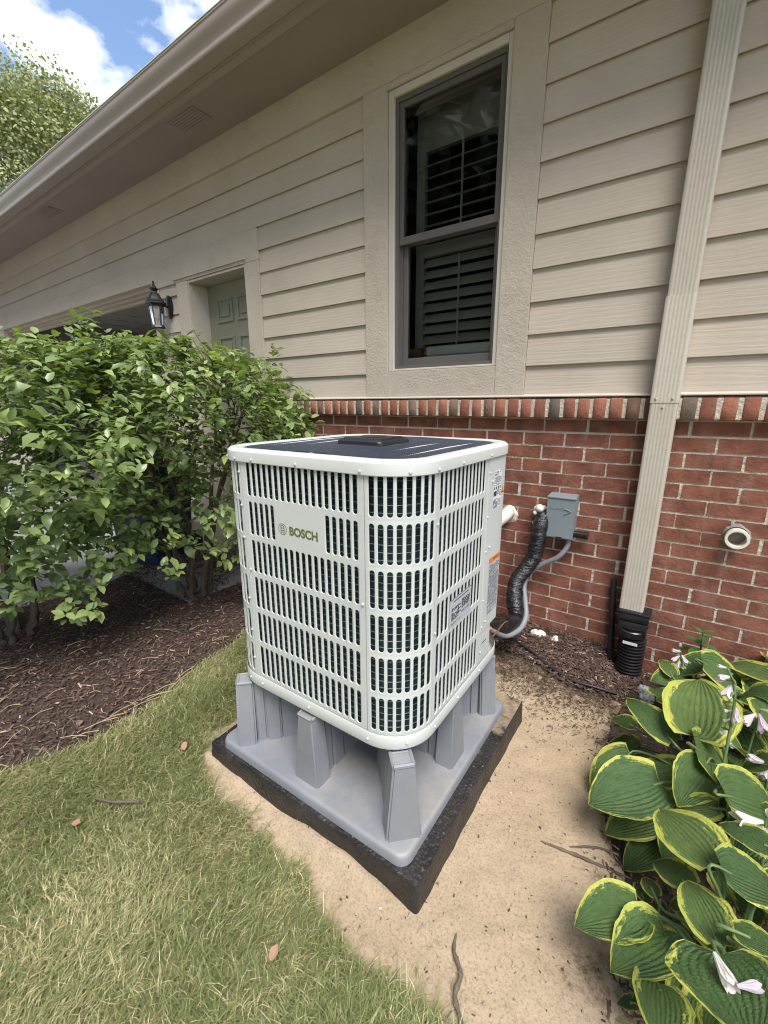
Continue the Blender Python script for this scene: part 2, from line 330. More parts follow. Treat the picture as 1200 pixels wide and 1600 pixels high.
# ------------------------------------------------------------------ helpers
def tag(o, label=None, cat=None, group=None, kind=None):
    if label: o['label'] = label
    if cat: o['category'] = cat
    if group: o['group'] = group
    if kind: o['kind'] = kind
    return o
def empty(name, loc=(0, 0, 0), rz=0.0):
    o = bpy.data.objects.new(name, None); o.empty_display_size = .1
    COL.objects.link(o); o.location = loc; o.rotation_euler = (0, 0, rz)
    return o
def link(name, me, parent=None, loc=None):
    o = bpy.data.objects.new(name, me); COL.objects.link(o)
    if parent: o.parent = parent
    if loc is not None: o.location = loc
    return o
class MB:
    def __init__(s): s.v = []; s.f = []; s.mi = []
    def add(s, vs, fs, mi=0):
        b = len(s.v); s.v += [tuple(map(float, p)) for p in vs]; s.f += [tuple(b + i for i in f) for f in fs]; s.mi += [mi] * len(fs)
    def box(s, x0, x1, y0, y1, z0, z1, mi=0, b=0.0):
        if b <= 0:
            vs = [(x, y, z) for z in (z0, z1) for y in (y0, y1) for x in (x0, x1)]
            s.add(vs, [(0, 2, 3, 1), (4, 5, 7, 6), (0, 1, 5, 4), (2, 6, 7, 3), (0, 4, 6, 2), (1, 3, 7, 5)], mi); return
        bm = bmesh.new(); bmesh.ops.create_cube(bm, size=1)
        for v in bm.verts: v.co = Vector(((x0 + x1) / 2 + v.co.x * (x1 - x0), (y0 + y1) / 2 + v.co.y * (y1 - y0), (z0 + z1) / 2 + v.co.z * (z1 - z0)))
        bmesh.ops.bevel(bm, geom=bm.edges[:], offset=b, segments=2, affect='EDGES', profile=.5)
        bm.verts.index_update(); s.add([v.co for v in bm.verts], [[v.index for v in f.verts] for f in bm.faces], mi); bm.free()
    def tube(s, path, r, n=10, mi=0, cap=True):
        P = [Vector(p) for p in path]; R = r if isinstance(r, (list, tuple)) else [r] * len(P)
        prev = None; rings = []
        for i, p in enumerate(P):
            t = (P[min(i + 1, len(P) - 1)] - P[max(i - 1, 0)]).normalized()
            if prev is None:
                u = t.orthogonal().normalized()
            else:
                u = prev - t * prev.dot(t); u = u.normalized() if u.length > 1e-6 else t.orthogonal().normalized()
            prev = u; w = t.cross(u)
            rings.append([p + (u * math.cos(2 * PI * k / n) + w * math.sin(2 * PI * k / n)) * R[i] for k in range(n)])
        vs = [q for rg in rings for q in rg]; fs = []
        for i in range(len(P) - 1):
            for k in range(n): fs.append((i * n + k, i * n + (k + 1) % n, (i + 1) * n + (k + 1) % n, (i + 1) * n + k))
        if cap: fs.append(tuple(range(n))[::-1]); fs.append(tuple((len(P) - 1) * n + k for k in range(n)))
        s.add(vs, fs, mi)
    def lathe(s, prof, c=(0, 0, 0), n=20, mi=0, axis='Z', cap=True, ph=0.0):
        vs = []
        for (r, h) in prof:
            for k in range(n):
                a = 2 * PI * k / n + ph; x, y = r * math.cos(a), r * math.sin(a)
                vs.append((c[0] + x, c[1] + y, c[2] + h) if axis == 'Z' else ((c[0] + x, c[1] + h, c[2] + y) if axis == 'Y' else (c[0] + h, c[1] + x, c[2] + y)))
        fs = []
        for i in range(len(prof) - 1):
            for k in range(n): fs.append((i * n + k, i * n + (k + 1) % n, (i + 1) * n + (k + 1) % n, (i + 1) * n + k))
        if cap: fs.append(tuple(range(n))[::-1]); fs.append(tuple((len(prof) - 1) * n + k for k in range(n)))
        s.add(vs, fs, mi)
    def prism_x(s, prof, x0, x1, mi=0):
        n = len(prof); vs = [(x0, y, z) for y, z in prof] + [(x1, y, z) for y, z in prof]
        fs = [(i, (i + 1) % n, n + (i + 1) % n, n + i) for i in range(n)] + [tuple(range(n))[::-1], tuple(range(n, 2 * n))]
        s.add(vs, fs, mi)
    def mesh(s, name, mats, smooth=None, recalc=True):
        me = bpy.data.meshes.new(name); me.from_pydata(s.v, [], s.f)
        for m in (mats if isinstance(mats, (list, tuple)) else [mats]): me.materials.append(m)
        if any(s.mi): me.polygons.foreach_set('material_index', s.mi)
        if recalc:
            bm = bmesh.new(); bm.from_mesh(me); bmesh.ops.recalc_face_normals(bm, faces=bm.faces[:]); bm.to_mesh(me); bm.free()
        if smooth is not None:
            me.polygons.foreach_set('use_smooth', [True] * len(me.polygons))
            if smooth > 0: me.set_sharp_from_angle(angle=math.radians(smooth))
        me.update(); return me
    def build(s, name, mats, parent=None, smooth=None, loc=None):
        return link(name, s.mesh(name, mats, smooth), parent, loc)
def bez(pts, n=8):
    P = [Vector(p) for p in pts]; out = []
    for i in range(len(P) - 1):
        p0, p1, p2, p3 = P[max(i - 1, 0)], P[i], P[i + 1], P[min(i + 2, len(P) - 1)]
        for k in range(n):
            t = k / n; out.append(.5 * ((2 * p1) + (-p0 + p2) * t + (2 * p0 - 5 * p1 + 4 * p2 - p3) * t * t + (-p0 + 3 * p1 - 3 * p2 + p3) * t ** 3))
    out.append(P[-1]); return out
def npmesh(name, V, F, mat, attrs=None, smooth=False):
    """V (n,3); F (m,k) of one face size"""
    me = bpy.data.meshes.new(name); k = F.shape[1]
    me.vertices.add(len(V)); me.vertices.foreach_set('co', np.asarray(V, np.float32).ravel())
    me.loops.add(F.size); me.loops.foreach_set('vertex_index', F.astype(np.int32).ravel())
    me.polygons.add(len(F)); me.polygons.foreach_set('loop_start', np.arange(0, F.size, k, dtype=np.int32))
    me.materials.append(mat)
    for nm, arr in (attrs or {}).items():
        a = me.attributes.new(nm, 'FLOAT', 'POINT'); a.data.foreach_set('value', np.asarray(arr, np.float32))
    me.update(calc_edges=True); me.validate()
    if smooth: me.polygons.foreach_set('use_smooth', [True] * len(me.polygons))
    return me
def polydist(P, poly):
    """signed distance, positive inside; P (n,2)"""
    poly = np.asarray(poly, float); n = len(poly); d = np.full(len(P), 1e9); ins = np.zeros(len(P), bool)
    for i in range(n):
        a, b = poly[i], poly[(i + 1) % n]; ab = b - a
        t = np.clip(((P - a) @ ab) / (ab @ ab), 0, 1); d = np.minimum(d, np.linalg.norm(P - (a + t[:, None] * ab), axis=1))
        c = (a[1] > P[:, 1]) != (b[1] > P[:, 1]); xs = a[0] + (P[:, 1] - a[1]) / (ab[1] if ab[1] else 1e-9) * ab[0]
        ins ^= c & (P[:, 0] < xs)
    return np.where(ins, d, -d)
def vnoise(P, sc, seed=0):
    """cheap smooth 2-D value noise in -1..1"""
    r = np.random.default_rng(seed).random((64, 64)); q = P * sc; i = np.floor(q).astype(int); f = q - i; f = f * f * (3 - 2 * f)
    g = lambda a, b: r[a % 64, b % 64]
    return 2 * ((g(i[:, 0], i[:, 1]) * (1 - f[:, 0]) + g(i[:, 0] + 1, i[:, 1]) * f[:, 0]) * (1 - f[:, 1]) + (g(i[:, 0], i[:, 1] + 1) * (1 - f[:, 0]) + g(i[:, 0] + 1, i[:, 1] + 1) * f[:, 0]) * f[:, 1]) - 1
def text_mesh(name, body, size, mat, parent, mtx, depth=.0004, bold=.0, spacing=1.0):
    c = bpy.data.curves.new(name, 'FONT'); c.body = body; c.size = size; c.extrude = depth; c.offset = bold; c.space_character = spacing
    c.align_x = 'LEFT'; t = bpy.data.objects.new(name + '_tmp', c); COL.objects.link(t)
    me = bpy.data.meshes.new_from_object(t.evaluated_get(bpy.context.evaluated_depsgraph_get()))
    bpy.data.objects.remove(t, do_unlink=True)
    me.materials.clear(); me.materials.append(mat); o = link(name, me, parent); o.matrix_basis = mtx; return o
def frame_mtx(o, x, y):
    x, y = Vector(x).normalized(), Vector(y).normalized(); z = x.cross(y)
    m = Matrix((x, y, z)).transposed().to_4x4(); m.translation = Vector(o); return m

# ------------------------------------------------------------------ ground (setting)
def flat(name, x0, x1, y0, y1, z, mat):
    b = MB(); b.add([(x0, y0, z), (x1, y0, z), (x1, y1, z), (x0, y1, z)], [(0, 1, 2, 3)])
    return tag(b.build(name, mat), kind='structure')
flat('ground', -600, 600, -600, 600, -.085, M['turfsoil'])
SAND = [(-1.40, -1.48), (-1.308, -1.60), (-1.17, -1.625), (-.97, -1.645), (-.82, -1.69), (-.72, -1.665), (-.60, -1.69), (-.52, -1.725), (-.42, -1.715), (-.354, -1.68), (-.29, -1.69), (-.235, -1.72), (-.17, -1.95), (-.12, -2.2), (.05, -2.2), (.03, -1.5), (.045, -1.3), (-.02, -1.14), (-.08, -.98), (-.13, -.75), (-.14, -.5), (-.11, -.32), (-.05, .02), (-1.4, .02)]
MULCH = [(-1.97, .02), (-1.97, -.9), (-1.90, -1.1), (-1.85, -1.315), (-1.765, -1.656), (-1.785, -1.88), (-1.864, -2.046), (-2.0, -2.45), (-2.3, -3.3), (-4.1, -3.3), (-3.42, -1.75), (-3.33, -1.15), (-3.55, -.6), (-3.75, .02)]
WMULCH = [(-1.9, .02), (-1.9, -.15), (-1.2, -.2), (-.78, -.25), (-.60, -.30), (-.45, -.345), (-.29, -.38), (-.18, -.37), (-.12, -.33), (-.08, -.25), (-.04, .02)]
HBED = [(-.10, .02), (-.12, -.3), (-.15, -.52), (-.14, -.75), (-.09, -.97), (-.03, -1.1), (-.035, -1.19), (.0, -1.235), (.035, -1.28), (.02, -1.4), (.005, -1.5), (.03, -2.5), (1.7, -2.5), (1.7, .02)]
def sheet(name, poly, step, zf, mat, drop=.03, soil=None, rag=.012, pad=.05):
    P = np.asarray(poly); x0, y0 = P.min(0) - pad; x1, y1 = P.max(0) + pad
    nx, ny = int((x1 - x0) / step) + 1, int((y1 - y0) / step) + 1
    gx, gy = np.meshgrid(np.linspace(x0, x1, nx), np.linspace(y0, y1, ny)); Q = np.stack([gx.ravel(), gy.ravel()], 1)
    d = polydist(Q, poly) + rag * vnoise(Q, 14, 3) + rag * .6 * vnoise(Q, 33, 4)
    e = np.clip((d + .035) / .06, 0, 1); e = e * e * (3 - 2 * e)
    z = zf(Q) * e - drop * (1 - e)
    V = np.stack([Q[:, 0], Q[:, 1], z], 1); idx = np.arange(nx * ny).reshape(ny, nx)
    F = np.stack([idx[:-1, :-1].ravel(), idx[:-1, 1:].ravel(), idx[1:, 1:].ravel(), idx[1:, :-1].ravel()], 1)
    F = F[(d[F] > -.045).any(1)]
    used = np.unique(F); remap = np.full(len(V), -1); remap[used] = np.arange(len(used))
    at = {'soil': soil(Q)[used]} if soil else None
    return tag(link(name, npmesh(name, V[used], remap[F], mat, at, True)), kind='structure')
def wallrise(Q):      # the beds rise a little towards the brickwork, and sag beside the drain
    w = np.clip((Q[:, 1] + .42) / .42, 0, 1); side = np.clip((-.16 - Q[:, 0]) / .12, 0, 1)
    return w * (.055 * side - .035 * (1 - side)) - .03 * np.clip((Q[:, 0] + .05) / .15, 0, 1)
def sandz(Q):
    lip = np.exp(-((Q[:, 1] + 1.585) / .035) ** 2) * np.clip((-.44 - Q[:, 0]) / .1, 0, 1)
    return .002 + wallrise(Q) + .010 * vnoise(Q, 4.2, 5) + .006 * vnoise(Q, 11, 6) + .0028 * vnoise(Q, 34, 7) + lip * (.022 + .026 * vnoise(Q, 4.2, 9))
def soilmask(Q):
    a = np.clip((Q[:, 1] + .80) / .42, 0, 1) * .62
    b = .34 * np.exp(-(np.hypot(Q[:, 0] + .02, Q[:, 1] + 1.42) / .09) ** 2)
    c = .36 * np.exp(-(np.hypot(Q[:, 0] + .08, (Q[:, 1] + 1.185) * 1.5) / .10) ** 2)
    e = .30 * np.clip((-1.30 - Q[:, 1]) / .25, 0, 1) * np.clip((Q[:, 0] + .5) / .25, 0, 1)
    f = .14 * np.clip((Q[:, 0] + .12) / .12, 0, 1)
    return a + b + c + np.maximum(e, f * .75) - .02
sheet('lawn_soil', [(-2.05, -.3), (-2.05, -3.2), (.3, -3.2), (.3, -1.5), (-1.2, -1.3), (-1.2, -.3)], .03, lambda Q: -.013 + .004 * vnoise(Q, 8, 2), M['turfsoil'], rag=.0)
sheet('sand', SAND, .011, sandz, M['sand'], soil=soilmask)
sheet('mulch_bed', MULCH, .03, lambda Q: .006 + .012 * vnoise(Q, 5, 8), M['soil'])
sheet('planting_bed', WMULCH, .02, lambda Q: .010 + wallrise(Q) + .004 * vnoise(Q, 9, 8), M['soil'])
sheet('hosta_bed', HBED, .025, lambda Q: -.012 + wallrise(Q) + .008 * vnoise(Q, 6, 8), M['soil'])
dv = MB(); dv.box(-14, -3.30, -16, .06, -.2, -.012)
tag(dv.build('driveway', M['concrete']), kind='structure')

# ------------------------------------------------------------------ house
H = 1.27
house = empty('house', (-4.0, .1, 0))
tag(house, 'beige house with lap siding above a red brick base and a deep eave', 'house')
def hp(name, mb, mats, smooth=None, parent=None):
    """part of the house built in world coordinates"""
    o = mb.build(name, mats, None, smooth); p = parent or house
    o.parent = p; o.matrix_parent_inverse = Matrix.Translation(-Vector(house.location)); return o
def sub(o, p):
    o.parent = p; o.matrix_parent_inverse = Matrix.Translation(-Vector(house.location)) if p is house else Matrix(); return o

WIN = (-1.585, -.905, 1.459, 2.870); DOOR = (-3.618, -2.865, -.2, 2.262); GAR = (-8.363, -4.184, -.2, 2.317)
core = MB(); xs = [-13, GAR[0], GAR[1], DOOR[0], DOOR[1], WIN[0], WIN[1], 3.2]
for i in range(7):
    a, b_ = xs[i], xs[i + 1]
    op = {1: GAR, 3: DOOR, 5: WIN}.get(i)
    if op is None: core.box(a, b_, .022, .16, -.2, 3.1)
    else:
        core.box(a, b_, .022, .16, op[3], 3.1)
        if op[2] > 0: core.box(a, b_, .022, .16, -.2, op[2])
core.box(-13, -12.9, .16, 9, -.2, 3.1); core.box(3.1, 3.2, .16, 9, -.2, 3.1); core.box(-13, 3.2, 9, 9.1, -.2, 3.1)
hp('wall_core', core, M['siding'])

# siding boards, each one lapped over the board below
def board(x0, x1, zb, ht=.168):
    j = random.uniform(-.0012, .0012); b = MB()
    b.prism_x([(-.0205 + j, zb), (-.0210 + j, zb + .002), (-.0045 + j, zb + ht), (.004 + j, zb + ht), (.002 + j, zb + .020), (-.0145 + j, zb + .020), (-.0158 + j, zb)], x0, x1)
    return hp('siding_board', b, M['siding'])
SB = [1.634 - .1455 * k + H for k in range(0, 12)]
for k in range(1, 12):
    zt = SB[k]; ht = .168 if k > 1 else .1455
    if k == 11: board(-.748, .62, zt); board(.623, 3.2, zt)
    elif k % 2: board(-.748, 3.2, zt, ht)
    else: board(-.748, 1.35, zt, ht); board(1.353, 3.2, zt, ht)
    if k <= 3:
        cuts = [[-13, -7.2, -3.6, -1.752], [-13, -9.4, -5.1, -1.752], [-13, -6.3, -1.752]][k - 1]
        for a, b_ in zip(cuts[:-1], cuts[1:]): board(a, b_ - .002, zt, ht)
    else:
        board(-2.706, -1.752, zt, ht)
        if zt > .2: board(-4.068, -3.782, zt, ht)
for zt in np.arange(.2, 1.2, .1455): board(-4.068, -3.782, float(zt) - .05)

def tb(x0, x1, z0, z1, y0=-.028, y1=.021, name='trim_board', b=.002):
    q = MB(); q.box(x0, x1, y0, y1, z0, z1, b=b); return hp(name, q, M['trim'])
FZ = 1.634 + H
tb(-13, -8.0, FZ, 3.13, name='frieze_board'); tb(-7.998, -3.445, FZ, 3.13, name='frieze_board'); tb(-3.443, -.3, FZ, 3.13, name='frieze_board'); tb(-.298, 3.2, FZ, 3.13, name='frieze_board')
tb(-1.75, -1.587, 1.310, FZ - .001); tb(-.903, -.75, 1.310, FZ - .001)
tb(-1.5855, -.9045, 1.310, 1.457); tb(-1.5855, -.9045, 2.872, FZ - .001)
tb(-2.863, -2.708, -.05, 2.262); tb(-3.780, -3.620, -.05, 2.262)
tb(-4.068, -2.708, 2.264, SB[3] - .001); tb(-3.80, -2.84, 2.285, 2.300, -.040, -.0285)
tb(-4.182, -4.070, -.05, 2.317); tb(-8.63, -5.9, 2.319, SB[3] - .001); tb(-5.898, -4.070, 2.319, SB[3] - .001); tb(-8.52, -8.365, -.05, 2.317)
# garage opening linings
for k, (dy, dz) in enumerate(((.02, .0), (.06, .022), (.10, .05))):
    tb(GAR[0], GAR[1], 2.317 - dz - .03, 2.3165 - dz, .0215 + k * .042, .0625 + k * .042, 'jamb_board')
tb(GAR[1] - .03, GAR[1] - .001, -.05, 2.23, .0225, .14, 'jamb_board'); tb(GAR[0] + .001, GAR[0] + .03, -.05, 2.23, .0225, .14, 'jamb_board')

# eave
b = MB(); b.box(-13, 3.4, -.365, -.029, 3.100, 3.115); hp('soffit', b, M['soffit'])
b = MB(); b.box(-13, 3.4, -.420, -.3655, 3.090, 3.112, b=.002); hp('soffit_trim', b, M['gutter'])
b = MB(); b.box(-13, 3.4, -.440, -.4205, 3.078, 3.205); hp('fascia', b, M['soffit'])
gut = [(-.4405, 3.205), (-.4405, 3.084), (-.5225, 3.081), (-.526, 3.086), (-.527, 3.098), (-.524, 3.108), (-.524, 3.118), (-.533, 3.136), (-.545, 3.155), (-.551, 3.176), (-.551, 3.196), (-.555, 3.200), (-.555, 3.206), (-.546, 3.209), (-.538, 3.204)]
b = MB(); b.prism_x(gut, -13, 3.4); gu = hp('gutter', b, M['gutter'], 35)
for x in (-6.9, -.9):
    b = MB(); b.prism_x([(y - (.0016 if y < -.44 else 0), z - (.0016 if z < 3.1 else 0)) for y, z in gut], x, x + .10); sub(b.build('gutter_seam', M['gutter'], None, 35), gu)
b = MB(); b.box(-13, 3.4, -.5365, -.43, 3.2105, 3.2160); b.box(-13, 3.4, -.5575, -.5370, 3.2105, 3.2150); hp('drip_edge_lit_lip', b, M['drip'])  # drip edge, plus a pale strip painting the gutter lip's sky-lit line
b = MB(); b.prism_x([(-.53, 3.217), (-.53, 3.227), (4.6, 5.36), (9.9, 3.15), (9.9, 3.14), (4.6, 5.33)], -13.2, 3.5); hp('roof', b, M['roof'])
for x0 in (-3.19, -5.62):
    b = MB(); b.box(x0, x0 + .30, -.318, -.178, 3.0935, 3.0999, b=.0015)
    v = hp('soffit_vent', b, M['soffit'])
    for k in range(6):
        q = MB(); y = -.305 + k * .0195; q.box(x0 + .018, x0 + .282, y, y + .009, 3.0895, 3.0933)
        sub(q.build('slat', M['soffit']), v)

# window
wx0, wx1, wz0, wz1 = WIN
win = MB(); cs = .036
for (a, b_, c, d) in ((wx0, wx0 + cs, wz0, wz1), (wx1 - cs + .012, wx1, wz0, wz1), (wx0 + cs + .0005, wx1 - cs + .0115, wz0, wz0 + .012), (wx0 + cs + .0005, wx1 - cs + .0115, wz1 - cs, wz1)):
    win.box(a, b_, -.017, .06, c, d, b=.003)
window = hp('window', win, M['alum'], None)
fx0, fx1, fz0, fz1 = wx0 + cs + .001, wx1 - cs + .011, wz0 + .013, wz1 - cs - .001
def wsub(name, mb, mats, smooth=None):
    return sub(mb.build(name, mats, None, smooth), window)
b = MB()
for (a, b_, c, d) in ((fx0, fx0 + .020, fz0, fz1), (fx1 - .012, fx1, fz0, fz1), (fx0 + .0205, fx1 - .0125, fz0, fz0 + .016), (fx0 + .0205, fx1 - .0125, fz1 - .022, fz1)): b.box(a, b_, -.004, .10, c, d, b=.002)
b.box(fx0 + .0205, fx0 + .028, .03, .098, fz0 + .02, 2.14)
wsub('frame', b, M['sash'])
mz = 2.150
def sash(x0, x1, z0, z1, y0, y1, st, rb, rtop):
    q = MB()
    q.box(x0, x0 + st, y0, y1, z0, z1, b=.003); q.box(x1 - st, x1, y0, y1, z0, z1, b=.003)
    q.box(x0 + st + .0003, x1 - st - .0003, y0, y1, z0, z0 + rb, b=.003); q.box(x0 + st + .0003, x1 - st - .0003, y0, y1, z1 - rtop, z1, b=.003)
    wsub('sash', q, M['sash'])
    p = MB(); p.box(x0 + st, x1 - st, (y0 + y1) / 2 - .002, (y0 + y1) / 2 + .002, z0 + rb, z1 - rtop); wsub('pane', p, M['glass'])
sash(fx0 + .0215, fx1 - .013, mz - .015, fz1 - .0225, .004, .036, .024, .040, .026)
sash(fx0 + .0285, fx1 - .013, fz0 + .0165, mz + .02, .040, .072, .028, .044, .034)
# plantation shutters inside
sx0, sx1 = fx0 + .035, fx1 - .016
b = MB(); ys0, ys1 = .165, .195
for (a, b_, c, d) in ((sx0, sx0 + .055, fz0, fz1), (sx1 - .012, sx1, fz0, fz1), (sx0 + .0555, sx1 - .0125, 2.63, fz1), (sx0 + .0555, sx1 - .0125, 2.10, 2.165), (sx0 + .0555, sx1 - .0125, fz0, fz0 + .02)): b.box(a, b_, ys0, ys1, c, d)
wsub('shutter_frame', b, M['shutter'])
def louvre(z, ang):
    q = MB(); n = 10; pts = [(.032 * math.cos(2 * PI * k / n), .0052 * math.sin(2 * PI * k / n)) for k in range(n)]
    ca_, sa_ = math.cos(ang), math.sin(ang)
    q.prism_x([(.18 + u * ca_ - v * sa_, z + u * sa_ + v * ca_) for u, v in pts], sx0 + .056, sx1 - .013); wsub('louvre', q, M['shutter'], 40)
z = 2.205
while z < 2.62: louvre(z, math.radians(28)); z += .0605
z = 1.585
while z < 2.09: louvre(z, math.radians(56)); z += .0605
xm = (sx0 + sx1) / 2 + .01
b = MB(); b.box(xm - .005, xm + .005, .146, .154, 2.19, 2.62); b.box(xm - .005, xm + .005, .146, .151, 1.58, 2.08); wsub('tilt_rod', b, M['shutter'])
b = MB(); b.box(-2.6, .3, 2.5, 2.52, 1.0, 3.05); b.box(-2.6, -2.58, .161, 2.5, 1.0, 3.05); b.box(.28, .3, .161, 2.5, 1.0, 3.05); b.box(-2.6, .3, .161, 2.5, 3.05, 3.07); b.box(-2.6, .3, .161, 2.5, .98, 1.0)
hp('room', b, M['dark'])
b = MB(); b.box(wx0, wx1, .161, .34, 1.43, 1.459); wsub('inside_sill', b, M['shutter'])

# door
b = MB(); b.box(DOOR[0] + .012, DOOR[1] - .012, .150, .190, .02, DOOR[3] - .02)
door = hp('door', b, M['door'])
dw = DOOR[1] - DOOR[0] - .024; dx0 = DOOR[0] + .012
for cx in (.17, .54):
    for z0, z1 in ((1.94, 2.13), (1.15, 1.83), (.30, .98)):
        q = MB(); a, c = dx0 + dw * cx, dx0 + dw * (cx + .29)
        for (p, r_, s_, t) in ((a, c, z0, z0 + .022), (a, c, z1 - .022, z1), (a, a + .022, z0 + .0222, z1 - .0222), (c - .022, c, z0 + .0222, z1 - .0222)):
            q.box(p, r_, .139, .1498, s_, t, b=.004)
        q.box(a + .045, c - .045, .142, .1498, z0 + .045, z1 - .045, b=.005)
        sub(q.build('door_panel', M['door']), door)
q = MB(); q.lathe([(.012, 0), (.012, -.04), (.027, -.045), (.030, -.062), (.02, -.075), (.004, -.078)], (dx0 + .07, .150, 1.02), 14, axis='Y'); sub(q.build('handle', M['steel'], None, 40), door)
for (a, b_, c, d) in ((DOOR[0], DOOR[0] + .011, -.05, DOOR[3]), (DOOR[1] - .011, DOOR[1], -.05, DOOR[3]), (DOOR[0] + .0112, DOOR[1] - .0112, DOOR[3] - .018, DOOR[3] - .001)):
    q = MB(); q.box(a, b_, -.02, .20, c, d); hp('door_jamb', q, M['trim'])
q = MB(); q.box(DOOR[0] - .3, DOOR[1] + .3, -.9, .16, -.12, .015); tag(hp('door_step', q, M['concrete']))
# garage
b = MB(); b.box(-9, -3.8, .161, 6.4, 2.80, 2.82); b.box(-9, -8.98, .161, 6.4, -.05, 2.8); b.box(-3.82, -3.8, .161, 6.4, -.05, 2.8); b.box(-9, -3.8, 6.4, 6.42, -.05, 2.82); b.box(-9, -3.8, .161, 6.4, -.07, -.05)
hp('garage_room', b, M['garage'])
for k in range(4):
    q = MB(); y0 = .42 + k * .56; q.box(GAR[0] + .03, GAR[1] - .03, y0, y0 + .552, 2.50, 2.54, b=.004)
    for j in range(8):
        q.box(GAR[0] + .1 + j * .51, GAR[0] + .52 + j * .51, y0 + .08, y0 + .47, 2.494, 2.4998, b=.003)
    gd = hp('garage_door_panel', q, M['garage'])
    if k == 1:
        q = MB(); q.lathe([(.05, 0), (.055, -.012), (.03, -.022)], (-4.95, y0 + .25, 2.492), 14); sub(q.build('handle', M['black'], None, 40), gd)

# ------------------------------------------------------------------ brick base with its ledge
b = MB(); nxm, nzm = 230, 90; x0, x1, z0, z1 = -2.705, 3.2, -.25, 1.225
vs = []; r2 = np.random.default_rng(3)
for j in range(nzm + 1):
    for i in range(nxm + 1):
        vs.append((x0 + (x1 - x0) * i / nxm, .0040 + r2.uniform(-.0018, .0018), z0 + (z1 - z0) * j / nzm))
b.add(vs, [(j * (nxm + 1) + i, j * (nxm + 1) + i + 1, (j + 1) * (nxm + 1) + i + 1, (j + 1) * (nxm + 1) + i) for j in range(nzm) for i in range(nxm)])
bwall = hp('brick_wall', b, M['mortar'])
def brick_mesh(name, w, h, d, seed, nl=4, back=.012, ns=1, mat=None):
    r = random.Random(seed); out = []
    def edge(p, q, n):
        for k in range(n): out.append((p[0] + (q[0] - p[0]) * k / n, p[1] + (q[1] - p[1]) * k / n))
    c = [(-w / 2, -h / 2), (w / 2, -h / 2), (w / 2, h / 2), (-w / 2, h / 2)]
    edge(c[0], c[1], nl); edge(c[1], c[2], ns); edge(c[2], c[3], nl); edge(c[3], c[0], ns)
    jit = lambda a: r.uniform(-a, a)
    bow = jit(.0016); out = [(x + jit(.0030), z + jit(.0022) + bow * (1 - (2 * x / w) ** 2)) for x, z in out]; n = len(out)
    tilt = jit(.0018); tz = jit(.0018)
    A = [(x, back, z) for x, z in out]; B = [(x, -d + .0035 + tilt * x / w * 2, z) for x, z in out]
    Cc = [(x * (1 - .010 / w * 1.0) + jit(.0008), -d + jit(.0004) + tilt * x / w * 2 + tz * z / h, z * (1 - .0075 / h)) for x, z in out]
    q = MB(); q.add(A + B + Cc, [(i, (i + 1) % n, n + (i + 1) % n, n + i) for i in range(n)] + [(n + i, n + (i + 1) % n, 2 * n + (i + 1) % n, 2 * n + i) for i in range(n)] + [tuple(range(2 * n, 3 * n))])
    return q.mesh(name, mat or M['brick'], 0)
BV = [brick_mesh('brick', .1885, .0548, .0018, s) for s in range(12)]
HV = [brick_mesh('brick', .098, .0548, .0018, 50 + s, 2) for s in range(3)]
DV = [brick_mesh('brick', .1885, .0548, .0080, 70 + s) for s in range(2)]
pos = []
for n in range(0, 20):
    zc = 1.128 + .0337 - .0675 * n
    off = -.030 if n % 2 == 0 else .072
    k0 = int((-2.70 - off) / .203) - 1
    for k in range(k0, 20):
        xl = off + .203 * k + random.uniform(-.004, .004); xc = xl + .1015
        if xc - .09 < -2.70 or xc > 3.1: continue
        dist = (xc - CAM[0]) ** 2 + CAM[1] ** 2 + (zc - CAM[2]) ** 2
        vis = xc < .62 and zc > -.13
        pos.append((0 if vis else 1, dist, xc, zc))
pos.sort(); stuffb = MB()
for i, (_, _, xc, zc) in enumerate(pos):
    r = random.random()
    me = random.choice(DV) if r > .965 else random.choice(BV)
    if i < 300 and _ == 0:
        o = link('brick', me); o.location = (xc + random.uniform(-.002, .002), random.uniform(-.0012, .0018), zc + random.uniform(-.0025, .0025)); o.rotation_euler = (0, random.uniform(-.009, .009), 0)
        o['tone'] = random.random(); o.parent = bwall; o.matrix_parent_inverse = Matrix()
    else: stuffb.box(xc - .096, xc + .096, .0005, .012, zc - .0285, zc + .0285, b=0)
o = stuffb.build('bricks', M['brick']); sub(o, bwall); o['kind'] = 'stuff'
# mortar bed of the ledge, then the bricks standing on edge
b = MB(); b.prism_x([(.02, 1.199), (-.030, 1.199), (-.0405, 1.203), (-.0415, 1.283), (-.037, 1.289), (.02, 1.305)], -2.705, 3.2)
lbed = hp('brick_ledge', b, M['mortar'])
def rowlock(seed):
    r = random.Random(seed); q = MB(); j = lambda a: r.uniform(-a, a); w = .0525
    prof = [(.004, 1.1975), (-.0405, 1.1975), (-.0455, 1.2025), (-.0465, 1.245), (-.0455, 1.285), (-.0405, 1.291), (.004, 1.307)]
    vs = []
    for x, sc in ((-w / 2, 0), (-w / 2 + .004, 1), (0, 1), (w / 2 - .004, 1), (w / 2, 0)):
        for y, z_ in prof: vs.append((x + j(.0013), y + (.004 if (sc == 0 and y < -.01) else 0) + j(.0008), z_ - 1.25 + j(.0008)))
    n = len(prof); fs = []
    for i in range(4):
        for k in range(n - 1): fs.append((i * n + k, i * n + k + 1, (i + 1) * n + k + 1, (i + 1) * n + k))
    fs += [tuple(range(n)), tuple(4 * n + k for k in range(n))]
    q.add(vs, fs); return q.mesh('ledge_brick', M['brick'], 0)
RV = [rowlock(s) for s in range(10)]
k = -39
